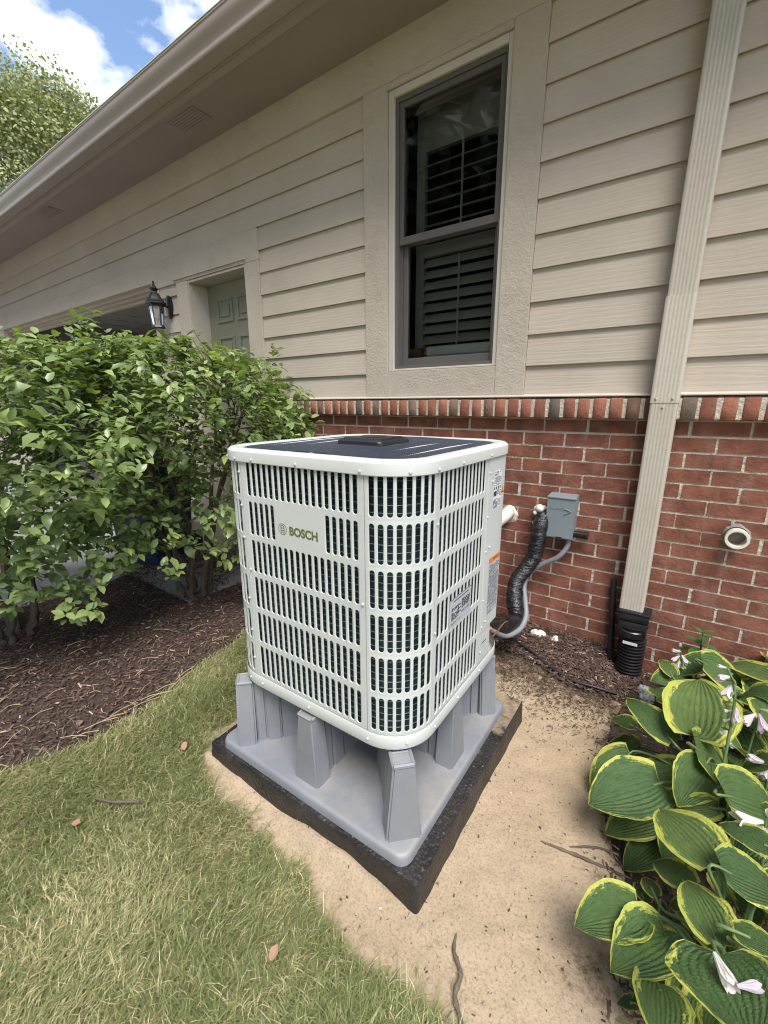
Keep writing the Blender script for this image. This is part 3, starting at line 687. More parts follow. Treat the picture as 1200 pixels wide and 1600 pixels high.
while True:
    xc = -.0475 + .0675 * k; k += 1
    if xc > .75: break
    if xc < -2.69: continue
    o = link('ledge_brick', random.choice(RV)); o.location = (xc + random.uniform(-.002, .002), random.uniform(-.002, .002), 1.25 + random.uniform(-.0015, .0015)); o.rotation_euler = (0, random.uniform(-.02, .02), 0)
    o['tone'] = random.random() * .9 + .08; o.parent = lbed
# remaining ledge beyond the frame
b = MB(); b.box(.78, 3.2, -.045, .0, 1.1985, 1.300); o = b.build('ledge_end', M['brick']); sub(o, lbed)
b = MB(); b.prism_x([(-.0455, 1.2985), (-.0465, 1.3030), (-.018, 1.3135), (-.004, 1.3135), (-.004, 1.3075)], -2.705, 3.2)
hp('flashing', b, M['alum'])

# ------------------------------------------------------------------ wall lantern
lx, lz = -3.925, 2.095
lan = empty('wall_lantern', (lx, -.02, lz)); lan.scale = (.88, .88, .88); tag(lan, 'black carriage lantern with clear panes on the wall between the garage and the green door', 'wall lantern')
b = MB(); b.lathe([(.0, .0), (.062, 0), (.062, -.012), (.045, -.022), (.03, -.026), (.0, -.028)], n=24, axis='Y', cap=False)
for i, v in enumerate(b.v): b.v[i] = (v[0], v[1], v[2] * 1.75)
b.build('back_plate', M['black'], lan, 40)
b = MB(); b.tube(bez([(0, -.02, .0), (0, -.06, .005), (0, -.085, .0), (0, -.12, -.01)]), .011, 8); b.build('arm', M['black'], lan, 60)
c = (.0, -.140, 0)
b = MB(); b.lathe([(.012, .175), (.020, .165), (.020, .158), (.036, .148), (.040, .143), (.022, .120), (.024, .112), (.036, .104), (.066, .050), (.082, .028), (.094, .020), (.094, .008), (.072, -.004), (.066, -.02), (.0, -.02)], c, 6, cap=False); b.lathe([(.0, .215), (.009, .208), (.010, .196), (.006, .186), (.014, .180), (.012, .172)], c, 10, cap=False)
b.build('canopy', M['black'], lan, 30)
b = MB(); b.lathe([(.0, -.215), (.060, -.215), (.064, -.205), (.056, -.190), (.05, -.182), (.0, -.182)], c, 6, cap=False); b.build('lamp_base', M['black'], lan, 30)
for k in range(6):
    a = 2 * PI * k / 6; a2 = 2 * PI * (k + 1) / 6
    p0 = (c[0] + .066 * math.cos(a), c[1] + .066 * math.sin(a), -.018); p1 = (c[0] + .050 * math.cos(a), c[1] + .050 * math.sin(a), -.188)
    b = MB(); b.tube([p0, p1], .0055, 5); b.build('cage_bar', M['black'], lan)
    q0 = (c[0] + .066 * math.cos(a2), c[1] + .066 * math.sin(a2), -.018); q1 = (c[0] + .050 * math.cos(a2), c[1] + .050 * math.sin(a2), -.188)
    b = MB(); b.add([p0, q0, q1, p1], [(0, 1, 2, 3)]); b.build('pane', M['lampglass'], lan)
b = MB(); b.lathe([(.0, -.03), (.014, -.032), (.014, -.06), (.024, -.085), (.026, -.11), (.018, -.135), (.0, -.145)], c, 14, cap=False); b.build('bulb', M['bulb'], lan, 60)

# ------------------------------------------------------------------ downspout and drain
ds = empty('downspout', (-.137, -.06, .3)); tag(ds, 'beige fluted metal downspout running down the wall beside the window', 'downspout')
def dsec(z0, z1, x0, x1, y0, y1, mat):
    pts = [(x0 + .006, y1), (x0, y1 - .006), (x0, y0 + .008), (x0 + .002, y0 + .003), (x0 + .008, y0)]
    n = 6; wf = (x1 - x0 - .024) / n
    for k in range(n):
        a = x0 + .012 + k * wf; pts += [(a + .1 * wf, y0), (a + .3 * wf, y0 + .0007), (a + .62 * wf, y0 + .0007), (a + .82 * wf, y0)]
    pts += [(x1 - .008, y0), (x1 - .002, y0 + .003), (x1, y0 + .008)]
    for k in range(3):
        a = y0 + .016 + k * .018; pts += [(x1, a), (x1 - .002, a + .004), (x1 - .002, a + .009), (x1, a + .013)]
    pts += [(x1, y1 - .006), (x1 - .006, y1)]
    m = len(pts); q = MB(); lx_ = lambda z_: .137 + .0105 * (z_ - .9); q.add([(x + lx_(z0), y + .06, z0 - .3) for x, y in pts] + [(x + lx_(z1), y + .06, z1 - .3) for x, y in pts], [(i, (i + 1) % m, m + (i + 1) % m, m + i) for i in range(m)] + [tuple(range(m)), tuple(range(m, 2 * m))])
    return q.build('pipe_section', mat, ds, 30)
dsec(.285, 1.268, -.188, -.088, -.098, -.022, M['downspout'])
dsec(1.2685, 1.680, -.190, -.086, -.100, -.0205, M['downspout2'])
dsec(1.6805, 2.80, -.186, -.087, -.097, -.022, M['downspout'])
b = MB(); b.tube([(0, 0, 2.49), (0, -.02, 2.56), (0, -.36, 2.74), (0, -.42, 2.80)], .05, 8); b.build('elbow', M['downspout'], ds, 40)
for (x, z) in ((-.137, 1.25), (-.165, 1.285), (-.105, 1.285)):
    b = MB(); b.lathe([(.0055, 0), (.0045, -.003), (.002, -.004)], (x + .137, -.0405 if z > 1.26 else -.038, z - .3), 8, axis='Y'); b.build('screw', M['steel'], ds, 40)
dr = empty('drain_pipe', (-.125, -.07, -.1)); tag(dr, 'black corrugated drain pipe with adapter under the beige downspout', 'drain pipe')
b = MB(); b.box(-.068, .060, -.048, .048, .375, .412, b=.006); b.box(-.073, .065, -.052, .052, .412, .425, b=.004); b.box(-.062, .056, -.045, .045, .300, .3745, b=.010)
b.lathe([(.050, .262), (.054, .30), (.058, .33), (.062, .345)], (0, 0, 0), 24); b.build('adapter', M['corr'], dr, 35)
b = MB(); b.lathe([(.056, .330), (.060, .326), (.060, .300), (.056, .296)], (-.002, -.006, 0), 28); b.build('collar', M['corr'], dr, 40)
b = MB(); prof = []; z = -.06
while z < .275:
    prof += [(.0505, z), (.0575, z + .004), (.0580, z + .009), (.0505, z + .013)]; z += .0165
b.lathe(prof, (.004, 0, 0), 32); b.build('corrugated_pipe', M['corr'], dr, 50)
b = MB(); b.box(-.03, .03, -.0665, -.0655, .268, .282); b.build('maker_tag', M['sticker'], dr)

rod = MB(); rod.tube([(-.2, -.035, -.10), (-.237, -.03, .435)], [.0155, .0135], 12); tag(rod.build('black_tube', M['rubber'], None, 40), 'thin black tube leaning on the brick wall beside the drain pipe', 'tube')

# ------------------------------------------------------------------ line set, cover box, conduit
bx = empty('line_set_cover', (-.505, -.0015, .605)); tag(bx, 'small grey wall box with an embossed arrow on the brick wall', 'wall box')
b = MB(); b.prism_x([(0, .0), (-.068, .0), (-.072, .006), (-.072, .208), (-.066, .214), (0, .222)], -.066, .066); b.build('cover', M['boxgrey'], bx, 30)
b = MB(); b.box(-.0685, .0685, -.076, -.060, .205, .213, b=.002); b.build('lip', M['boxgrey'], bx)
text_mesh('lettering', 'DiversiTech', .0185, M['boxgrey'], bx, frame_mtx((-.054, -.0722, .148), (1, 0, 0), (0, 0, 1)), .0012, .0002)
b = MB(); b.tube([(.020, -.0735, .158), (.050, -.0735, .146), (.020, -.0735, .128)], .0028, 6); b.build('arrow', M['boxgrey'], bx, 50)
b = MB(); b.box(-.010, .018, -.0735, -.070, .004, .010); b.build('slot', M['black'], bx)
o = MB(); o.lathe([(.018, -.07), (.018, .0)], (-.375, -.035, .632), 16, axis='X'); o.lathe([(.0195, -.012), (.0195, .0)], (-.374, -.035, .632), 16, axis='X')
tag(o.build('conduit_stub', M['black'], None, 40), 'short black pipe stub out of the right side of the grey wall box', 'pipe stub')
fo = MB()
for k in range(9):
    p = Vector((random.uniform(-.635, -.560), random.uniform(-.075, -.03), random.uniform(.690, .745))); r = random.uniform(.014, .025)
    fo.lathe([(.0, -r), (r * .8, -r * .6), (r, 0), (r * .8, r * .6), (0, r)], p, 9, cap=False)
for k in range(3):
    p = Vector((-.64 + .004 * k, -.03, .655 - .018 * k)); r = .012
    fo.lathe([(.0, -r), (r * .8, -r * .6), (r, 0), (r * .8, r * .6), (0, r)], p, 9, cap=False)
tag(fo.build('foam_seal', M['foam'], None, 60), 'white expanding foam where the black line set enters the wall', 'foam')
ls = empty('line_set', (-.6, -.1, .22)); tag(ls, 'thick black taped refrigerant line from the wall to the white unit', 'refrigerant line')
path = bez([(-.594, -.01, .715), (-.594, -.065, .680), (-.600, -.085, .585), (-.606, -.095, .50), (-.640, -.125, .425), (-.668, -.165, .365), (-.660, -.20, .300), (-.640, -.235, .245)], 9)
P2 = [Vector(p) - Vector((-.6, -.1, .22)) for p in path]
rr = [.0385 + .0022 * math.sin(i * 2.1) * math.sin(i * .9 + 1) + (.004 if i > 50 else 0) for i in range(len(P2))]
b = MB(); b.tube(P2, rr, 18); b.build('taped_sleeve', M['tape'], ls, 60)
path = bez([(-.642, -.23, .252), (-.628, -.26, .222), (-.625, -.32, .212), (-.640, -.42, .215), (-.66, -.55, .26), (-.68, -.76, .33), (-.70, -.82, .42)], 9)
P2 = [Vector(p) - Vector((-.6, -.1, .22)) for p in path]
b = MB(); b.tube(P2, [.036 + .0015 * math.sin(i * 3.3) for i in range(len(P2))], 18); b.build('foil_sleeve', M['tape'], ls, 60)
b = MB(); b.lathe([(.041, -.006), (.042, 0), (.041, .006)], Vector((-.604, -.088, .54)) - Vector((-.6, -.1, .22)), 16); b.build('tie_band', M['rubber'], ls, 40)
wp = MB(); wpath = bez([(-.462, -.036, .606), (-.464, -.045, .56), (-.500, -.055, .500), (-.575, -.052, .445), (-.635, -.065, .385), (-.640, -.115, .325), (-.604, -.19, .265), (-.582, -.245, .218), (-.585, -.32, .185), (-.612, -.43, .192), (-.635, -.56, .27), (-.66, -.78, .40)], 9)
wp.tube(wpath, [.0125 + .0007 * (i % 2) for i in range(len(wpath))], 12)
tag(wp.build('grey_conduit', M['conduit'], None, 60), 'flexible grey electrical conduit looping under the black line set', 'conduit')
wr = MB(); wr.tube(bez([(-.588, -.80, .31), (-.600, -.62, .295), (-.625, -.40, .25), (-.64, -.2, .11), (-.66, -.10, .04)], 8), .0035, 6); tag(wr.build('copper_wire', M['copper'], None, 60), 'thin copper ground wire from the unit down to the soil', 'wire')
wr = MB()
for k in range(2): wr.tube(bez([(-.566, -.85, .30 + .015 * k), (-.55, -.84, .285), (-.545, -.83, .30), (-.555, -.82, .275 - .012 * k)], 6), .003, 6)
tag(wr.build('yellow_twist', M['yellow'], None, 60), 'twist of yellow wire by the base corner of the unit', 'wire')
hs = MB(); hs.tube(bez([(-.80, -.20, .055), (-.704, -.215, .056), (-.613, -.228, .056), (-.53, -.262, .050), (-.458, -.305, .040), (-.37, -.345, .034), (-.296, -.362, .032), (-.21, -.352, .030), (-.12, -.31, .006), (-.02, -.24, -.04)], 8), .0065, 8)
tag(hs.build('black_hose', M['rubber'], None, 60), 'thin black irrigation hose lying on the soil along the wall', 'hose')

def pvc_stub(x, z, y0, lab):
    e = empty('pvc_stub', (x, 0, z)); tag(e, lab, 'pipe')
    q = MB(); n = 24; ro, ri = .0375, .031
    q.lathe([(ro, .0), (ro, -.028), (ro + .004, -.029), (ro + .0045, y0 + .003), (ro + .003, y0), (ri + .001, y0), (ri, y0 + .003), (ri, .0)], (0, 0, 0), n, axis='Y', cap=False)
    q.build('pipe', M['pvc'], e, 40)
    q = MB(); q.lathe([(ri, -.004), (.0, -.0045)], (0, 0, 0), n, axis='Y', cap=False); q.build('bore', M['caulk'], e)
    q = MB(); r_ = random.Random(4); vs = [(0, -.006, 0)]; n = 26
    for k in range(n):
        a = 2 * PI * k / n; rad = .054 + r_.uniform(-.006, .008); vs.append((rad * math.cos(a), .003, rad * math.sin(a)))
    for k in range(n):
        a = 2 * PI * k / n; vs.append((.042 * math.cos(a), -.007, .042 * math.sin(a)))
    q.add(vs, [(1 + k, 1 + (k + 1) % n, 1 + n + (k + 1) % n, 1 + n + k) for k in range(n)]); q.build('caulk_ring', M['caulk'], e)
    return e
pvc_stub(.190, .722, -.058, 'open white plastic pipe end out of the brick wall')
e = empty('vent_elbow', (-.845, 0, .670)); tag(e, 'white plastic pipe elbow out of the brick behind the unit', 'pipe')
b = MB(); b.tube(bez([(.055, .01, .02), (.045, -.045, .0), (.005, -.10, -.045), (-.04, -.15, -.10), (-.05, -.17, -.16)], 7), .034, 18); b.build('pipe', M['pvc'], e, 60)
b = MB(); b.tube([(.006, -.10, -.13), (.006, -.10, -.17)], .012, 8); b.build('clip', M['pvc'], e, 40)
b = MB(); r_ = random.Random(6); n = 18
b.add([(.058 + (.042 + r_.uniform(0, .012)) * math.cos(2 * PI * k / n), .0, .005 + (.044 + r_.uniform(0, .012)) * math.sin(2 * PI * k / n)) for k in range(n)] + [(.055 + .0355 * math.cos(2 * PI * k / n), -.012, .015 + .036 * math.sin(2 * PI * k / n)) for k in range(n)], [(k, (k + 1) % n, n + (k + 1) % n, n + k) for k in range(n)]); b.build('caulk_ring', M['pvc'], e)
for x, z0, lab in ((-2.372, .85, 'taller black conduit with a bent top on the brick behind the shrub'), (-2.528, .80, 'shorter black conduit on the brick, half hidden by the shrub leaves')):
    b = MB(); zt = 1.245 if x > -2.4 else 1.20
    b.tube(bez([(0, -.045, -.85), (0, -.045, 0), (0, -.045, zt - z0 - .06), (-.02, -.05, zt - z0), (-.06, -.05, zt - z0 + .02)], 6), .026, 12); b.lathe([(.030, 0), (.031, .05), (.030, .06)], (0, -.045, .10), 14)
    o = b.build('wall_conduit', M['rubber'], None, 50, (x, 0, z0)); tag(o, lab, 'conduit')

# ------------------------------------------------------------------ pad, riser and the white unit
AY = 0.0180566; ca_, sa_ = math.cos(AY), math.sin(AY)
def acw(x, y): return (x * ca_ - y * sa_, x * sa_ + y * ca_)
pad = empty('equipment_pad', (*acw(-.875, -1.13), 0), AY); tag(pad, 'muddy black plastic pad sunk in the sand under the grey riser', 'equipment pad')
def rrect(hx, hy, r, n=6):
    out = []
    for (sx, sy, a0) in ((1, 1, 0), (-1, 1, 90), (-1, -1, 180), (1, -1, 270)):
        for k in range(n + 1):
            a = math.radians(a0 + 90 * k / n); out.append((sx * (hx - r) + r * math.cos(a), sy * (hy - r) + r * math.sin(a)))
    return out
def loft(rings, caps=True):
    b = MB(); n = len(rings[0]); b.add([p for r in rings for p in r], [(i * n + k, i * n + (k + 1) % n, (i + 1) * n + (k + 1) % n, (i + 1) * n + k) for i in range(len(rings) - 1) for k in range(n)] + ([tuple(range(n))[::-1], tuple((len(rings) - 1) * n + k for k in range(n))] if caps else []))
    return b
def dense(ring, step):
    out = []
    for i in range(len(ring)):
        a, c = Vector(ring[i]), Vector(ring[(i + 1) % len(ring)]); m = max(1, int((c - a).length / step))
        for k in range(m): out.append(tuple(a.lerp(c, k / m)))
    return out
r0 = dense(rrect(.430, .428, .010, 4), .02)
def padring(sx, z, jit, lip=0):
    out = []
    for i, (x, y) in enumerate(r0):
        rr_ = random.Random(i * 7 + int(z * 1000)); k = 1 + .004 * math.sin(i * .9) * jit
        out.append((x * sx * k + rr_.uniform(-1, 1) * .0008 * jit, y * sx * k + rr_.uniform(-1, 1) * .0008 * jit, z + rr_.uniform(-1, 1) * .0006 * jit))
    return out
loft([padring(1.012, -.06, 0), padring(1.008, .0, .5), padring(1.0, .058, 1), padring(.998, .066, .6), padring(.997, .0865, .5), padring(.9935, .0898, .4), padring(.5, .090, 0)]).build('slab', M['pad'], pad, 35)
for px_, py_ in ((-.20, -.405), (.10, -.41)):
    b = MB()
    for k in range(7):
        x = px_ + k * .014 + random.uniform(-.003, .003); b.box(x, x + random.uniform(.004, .010), py_ + random.uniform(-.004, .004), py_ + random.uniform(.006, .012), .0885, .0925)
    b.build('moulded_mark', M['pad'], pad)
rs = empty('equipment_riser', (*acw(-.876, -1.163), .0905), AY); tag(rs, 'grey plastic riser with tapered legs between the black pad and the white unit', 'equipment riser')
rp0 = lambda s, z: [(x, y, z) for x, y in rrect(.385 * s if s > .9 else .3, .380 * s if s > .9 else .3, .035, 6)]
b = loft([rp0(1.004, 0), rp0(1.0, .020), rp0(.992, .0275), rp0(.98, .0300), rp0(.965, .0302), rp0(.5, .0302)]); b.build('base_plate', M['riser'], rs, 40)
def leg(ang, cx, cy):
    """outer foot at (cx, cy), wedge running inwards along ang"""
    d = Vector((math.cos(ang), math.sin(ang), 0)); w = Vector((-d.y, d.x, 0)); b = MB(); z0, z1 = .0302, .288
    O = Vector((cx, cy, 0))
    segs = [(-.0, .064, .041, .050, 0), (.0645, .100, .034, .031, 0), (.101, .150, .039, .035, 0), (.151, .27, .033, .030, 0)]
    prev = None
    for i, (s0t, s1t, wt, wb, _) in enumerate(segs):
        out_t, out_b = (.007, 0) if i == 0 else (s0t, s0t); zt_ = .262 if i == 0 else .2735
        q = [O + d * out_b - w * wb + Vector((0, 0, z0)), O + d * out_b + w * wb + Vector((0, 0, z0)), O + d * s1t + w * wb + Vector((0, 0, z0)), O + d * s1t - w * wb + Vector((0, 0, z0))]
        t = [O + d * out_t - w * wt * .72 + Vector((0, 0, zt_)), O + d * out_t + w * wt * .72 + Vector((0, 0, zt_)), O + d * s1t + w * wt * .72 + Vector((0, 0, zt_)), O + d * s1t - w * wt * .72 + Vector((0, 0, zt_))]
        bm = bmesh.new(); vv = [bm.verts.new(p) for p in q + t]
        for f in ((3, 2, 1, 0), (4, 5, 6, 7), (0, 1, 5, 4), (1, 2, 6, 5), (2, 3, 7, 6), (3, 0, 4, 7)): bm.faces.new([vv[k] for k in f])
        ed = [e for e in bm.edges if not all(abs(v.co.z - z0) < 1e-5 for v in e.verts)]
        bmesh.ops.bevel(bm, geom=ed, offset=.0055, segments=2, affect='EDGES'); bm.verts.index_update()
        b.add([v.co for v in bm.verts], [[v.index for v in f.verts] for f in bm.faces]); bm.free()
    # raised lip round the outer end
    for s in (-1, 1):
        p = O + d * .012 + w * (s * .027); b.tube([p + Vector((0, 0, .261)), p + d * .05 + Vector((0, 0, .261))], .0055, 6)
    p = O + d * .011; b.tube([p - w * .027 + Vector((0, 0, .2615)), p + w * .027 + Vector((0, 0, .2615))], .006, 6)
    p = O + d * .058; b.tube([p - w * .022 + Vector((0, 0, .2612)), p + w * .022 + Vector((0, 0, .2612))], .0045, 6)
    b.build('leg', M['riser'], rs, 35)
R = math.radians
leg(R(135), .352, -.330); leg(R(45), -.330, -.340); leg(R(90), .0, -.347); leg(R(180), .357, .0)
leg(R(225), .345, .320); leg(R(315), -.330, .320); leg(R(270), 0, .345); leg(R(0), -.357, 0)

ac = empty('heat_pump', (*acw(-.8745, -1.1325), .378), AY); tag(ac, 'tall white heat pump cabinet with slotted panels standing on the grey riser', 'heat pump')
HS, RC = .3535, .128; ZT = .742
HF = HS - RC; ARC = RC * PI / 2
# perimeter: s=0 at the left end of the front face, running counter-clockwise seen from above (front, right, back, left)
def per(s, off=0.0):
    L_ = 2 * HF; tot = 4 * (L_ + ARC); s = s % tot; k = int(s // (L_ + ARC)); u = s - k * (L_ + ARC)
    if u <= L_: x, y, nx, ny = -HF + u, -HS, 0.0, -1.0
    else:
        a = -PI / 2 + (u - L_) / RC; x, y = HF + RC * math.cos(a), -HF + RC * math.sin(a); nx, ny = math.cos(a), math.sin(a)
    for _ in range(k): x, y, nx, ny = -y, x, -ny, nx
    return x + nx * off, y + ny * off, nx, ny
def panel(name, s0, s1, n, margin, pitch, wslot, rows=6, z0=.030, z1=ZT, skip=(), zb=.004, ztop=ZT + .006, mat='acwhite', pb=None):
    b = MB(); ph = (z1 - z0) / rows; hh = ph / 2 - .0085; rs_ = wslot / 2
    def P(s, z, off=0): x, y, _, _ = per(s, off); return (x, y, z)
    s0 += .0012; s1 -= .0012
    def quad(a, c, z_0, z_1, nseg=1):
        for k in range(nseg):
            p, q = a + (c - a) * k / nseg, a + (c - a) * (k + 1) / nseg; b.add([P(p, z_0), P(q, z_0), P(q, z_1), P(p, z_1)], [(0, 1, 2, 3)])
    curved = per((s0 + s1) / 2)[2] not in (0.0, 1.0, -1.0) and abs(per((s0 + s1) / 2)[2]) not in (0.0, 1.0)
    sa = s0 + margin; cells = [sa + k * pitch for k in range(n + 1)]; se = cells[-1]
    def strip(z_0, z_1):
        quad(s0, sa, z_0, z_1, 3 if curved else 1)
        for k in range(n): quad(cells[k], cells[k + 1], z_0, z_1)
        quad(se, s1, z_0, z_1, 3 if curved else 1)
    strip(zb, z0); strip(z1, ztop)
    m = 5
    for r in range(rows):
        za = z0 + r * ph; zc = za + ph / 2
        quad(s0, sa, za, za + ph, 3 if curved else 1); quad(se, s1, za, za + ph, 3 if curved else 1)
        for k in range(n):
            if (rows - 1 - r, k) in skip: quad(cells[k], cells[k + 1], za, za + ph); continue
            sc = (cells[k] + cells[k + 1]) / 2
            def outline(w_, h_, off):
                rr_ = w_; o_ = []
                for i in range(m + 1):
                    a = PI * i / m; o_.append((sc + rr_ * math.cos(a), zc + h_ - rr_ + rr_ * math.sin(a)))
                for i in range(m + 1):
                    a = PI + PI * i / m; o_.append((sc + rr_ * math.cos(a), zc - h_ + rr_ + rr_ * math.sin(a)))
                return [P(s_, z_, off) for s_, z_ in o_]
            R0, R1, R2 = outline(rs_ + .0013, hh + .0013, 0), outline(rs_ + .0002, hh + .0002, -.0009), outline(rs_, hh, -.0024)
            N = 2 * (m + 1); c4 = [P(cells[k + 1], za + ph), P(cells[k], za + ph), P(cells[k], za), P(cells[k + 1], za)]
            base = c4 + R0 + R1 + R2; o = 4; fs = []
            fs.append((0, *range(o + m // 2 + 0, o - 1, -1)) if False else (0,) + tuple(o + i for i in range(m // 2 + 1))[::-1] if False else (0, o + 0, o + 1))
            fs = []
            # top half outline runs right -> left, bottom half left -> right
            hm = (m + 1) // 2
            for i in range(hm): fs.append((0, o + i + 1, o + i))
            fs.append((0, 1, o + hm))
            for i in range(hm, m): fs.append((1, o + i + 1, o + i))
            fs.append((1, 2, o + m + 1, o + m))
            for i in range(m + 1, m + 1 + hm): fs.append((2, o + i + 1, o + i))
            fs.append((2, 3, o + m + 1 + hm))
            for i in range(m + 1 + hm, 2 * m + 1): fs.append((3, o + i + 1, o + i))
            fs.append((3, 0, o, o + 2 * m + 1))
            for rg in range(2):
                for i in range(N): fs.append((o + rg * N + i, o + rg * N + (i + 1) % N, o + (rg + 1) * N + (i + 1) % N, o + (rg + 1) * N + i))
            b.add(base, fs)
    # folded side edges
    for s_ in (s0, s1):
        b.add([P(s_, zb), P(s_, ztop), P(s_, ztop, -.006), P(s_, zb, -.006)], [(0, 1, 2, 3)])
    return b.build(name, M[mat], ac, 40)
LF = 2 * HF; SEG = LF + ARC
front = panel('front_panel', 0, LF, 18, (LF - 18 * .02305) / 2, .02305, .0132, skip={(1, k) for k in range(5, 13)})
for k in range(4):
    if k != 1: panel('corner_panel', LF + k * SEG, SEG + k * SEG, 8, .0065, (ARC - .0024 - .013) / 8, .0140)
side = panel('side_panel', SEG, SEG + .328, 12, .010, (.328 - .0024 - .026) / 12, .0150)
panel('back_panel', 2 * SEG + .1, 2 * SEG + LF, 14, .012, (LF - .1 - .0024 - .024) / 14, .0128); panel('left_panel', 3 * SEG, 3 * SEG + LF, 18, (LF - 18 * .02305) / 2, .02305, .0120)
# plain control cover that wraps the rear corner, with the valve recess below it
def shell(name, sA, sB, zA, zB, off=0.0, n=16, rcut=0.0):
    b = MB(); cols = []
    for i in range(n + 1):
        s = sA + (sB - sA) * i / n; x, y, _, _ = per(s, off); xi, yi, _, _ = per(s, off - .012)
        lift = rcut * max(0, (i / n - .35) / .65) ** 2 if rcut else 0
        cols.append([(x, y, zA + lift), (x, y, zB), (xi, yi, zB), (xi, yi, zA + lift)])
    vs = [p for c in cols for p in c]
    fs = [(i * 4 + k, (i + 1) * 4 + k, (i + 1) * 4 + (k + 1) % 4, i * 4 + (k + 1) % 4) for i in range(n) for k in range(4)] + [(0, 1, 2, 3), tuple(n * 4 + k for k in range(4))]
    b.add(vs, fs); return b.build(name, M['acwhite'], ac, 40)
shell('post_panel', SEG + .3292, SEG + .357, .004, ZT + .006, -.0004, 3)
cpath = [(HS + .0015, .108), (HS + .0015, .150), (HS + .0015, .200), (HS + .0015, .246)] + [(HS + .0015 - .022 + .022 * math.cos(t * PI / 10), .246 + .022 * math.sin(t * PI / 10)) for t in range(1, 6)] + [(.28, .268), (.20, .268)]
b = MB(); vs = []; zA, zB = .145, ZT + .004
for i, (x, y) in enumerate(cpath):
    lift = {4: .004, 5: .010, 6: .018, 7: .026, 8: .034}.get(i, .034 if i > 8 else 0); ix, iy = (x - .012, y) if i < 4 else (x - .01, y - .01)
    vs += [(x, y, zA + lift), (x, y, zB), (ix, iy, zB), (ix, iy, zA + lift)]
nP = len(cpath) - 1
b.add(vs, [(i * 4 + k, (i + 1) * 4 + k, (i + 1) * 4 + (k + 1) % 4, i * 4 + (k + 1) % 4) for i in range(nP) for k in range(4)] + [(0, 1, 2, 3), tuple(nP * 4 + k for k in range(4))])
ctl = b.build('control_cover', M['acwhite'], ac, 40)
shell('lower_panel', SEG + .3573, SEG + .425, .004, .1445, -.0008, 5)
# inside: coil, cross wires, base pan
def ringtube(s, z, off, r, n=4):
    pts = [];  tot = 4 * SEG; N_ = 72
    for i in range(N_): x, y, _, _ = per(tot * i / N_, off); pts.append(Vector((x, y, z)))
    for i in range(N_):
        p, q = pts[i], pts[(i + 1) % N_]; d_ = (q - p).normalized(); o_ = Vector((d_.y, -d_.x, 0))
        b0 = len(s.v); s.v += [tuple(p + o_ * r), tuple(p + Vector((0, 0, r))), tuple(p + Vector((0, 0, -r))), tuple(q + o_ * r), tuple(q + Vector((0, 0, r))), tuple(q + Vector((0, 0, -r)))]
        s.f += [(b0, b0 + 3, b0 + 4, b0 + 1), (b0, b0 + 2, b0 + 5, b0 + 3)]; s.mi += [0, 0]
b = loft([[(*per(4 * SEG * i / 80, -.030)[:2], z) for i in range(80)] for z in (.01, ZT)], False); b.build('coil', M['coil'], ac, 60)
b = MB(); z = .036
while z < ZT: ringtube(b, z, -.0235, .0012); z += .0200
o = b.build('coil_wires', M['tube'], ac); o['kind'] = 'stuff'
prof = [(-.03, .012), (.004, .012), (.0045, .0), (.003, -.008), (-.004, -.014), (-.03, -.016)]
def sweep(prof, n=112, inset=None):
    return loft([[(*per(4 * SEG * i / n, o_)[:2], z_) for i in range(n)] for o_, z_ in prof], False)
b = sweep([(.0035, .030), (.0055, .026), (.0060, -.006), (.0040, -.012), (-.010, -.014), (-.05, -.014)])
b.build('base_pan', M['cap'], ac, 35)
b = MB(); b.add([(*per(4 * SEG * i / 60, -.04)[:2], -.012) for i in range(60)], [tuple(range(60))]); b.build('pan_floor', M['rubber'], ac)  # pan floor coloured black to deepen the shade under the unit
# top cap: skirt, rounded shoulder, flat rim and the lip round the guard
capz = .768
b = sweep([(.001, ZT - .012), (.0062, ZT - .012), (.0075, ZT - .010), (.0078, ZT + .0155), (.0070, ZT + .0185), (.0045, ZT + .0205), (.0015, capz - .003), (-.001, capz - .001), (-.005, capz), (-.030, capz - .0012), (-.036, capz - .003), (-.040, capz - .010), (-.041, capz - .03)])
b.build('top_cap', M['cap'], ac, 28)
# fan guard: black wires across, pale stays under them
gz = capz - .0065; hw = HS - .042
def half(y):   # half chord of the rounded opening
    r_ = RC - .042 + .02; c_ = hw - r_; ay = abs(y)
    return hw if ay <= c_ else c_ + math.sqrt(max(0, r_ * r_ - (ay - c_) ** 2))
b = MB(); y = -hw + .006
while y < hw:
    h_ = half(y); b.tube([(-h_, y, gz + .002), (0, y, gz + .006), (h_, y, gz + .002)], .0017, 4, cap=False); y += .0098
o = b.build('guard_wires', M['blackwire'], ac, 0); o['kind'] = 'stuff'
for i in range(7):
    x = -.26 + i * .0867; h_ = half(x); b = MB(); b.tube([(x, -h_, gz + .0006), (x, 0, gz + .0046), (x, h_, gz + .0006)], .0017, 5, cap=False); b.build('guard_stay', M['greywire'], ac, 0)
b = sweep([(-.041, gz), (-.044, gz + .003), (-.047, gz)]); b.build('guard_rim', M['blackwire'], ac, 60)
b = MB(); b.add([(*per(4 * SEG * i / 60, -.042)[:2], capz - .16) for i in range(60)], [tuple(range(60))]); b.build('fan_deck', M['dark'], ac)
b = loft([[(*per(4 * SEG * i / 60, -.041)[:2], z) for i in range(60)] for z in (capz - .16, capz - .028)], False); b.build('fan_shroud', M['dark'], ac)
fanp = MB()
for k in range(4):
    a = k * PI / 2 + .3
    fanp.add([(r_ * math.cos(a + da), r_ * math.sin(a + da), capz - .075 + dz) for r_, da, dz in ((.06, -.25, -.018), (.25, -.35, -.022), (.27, .35, .022), (.06, .3, .018))], [(0, 1, 2, 3)])
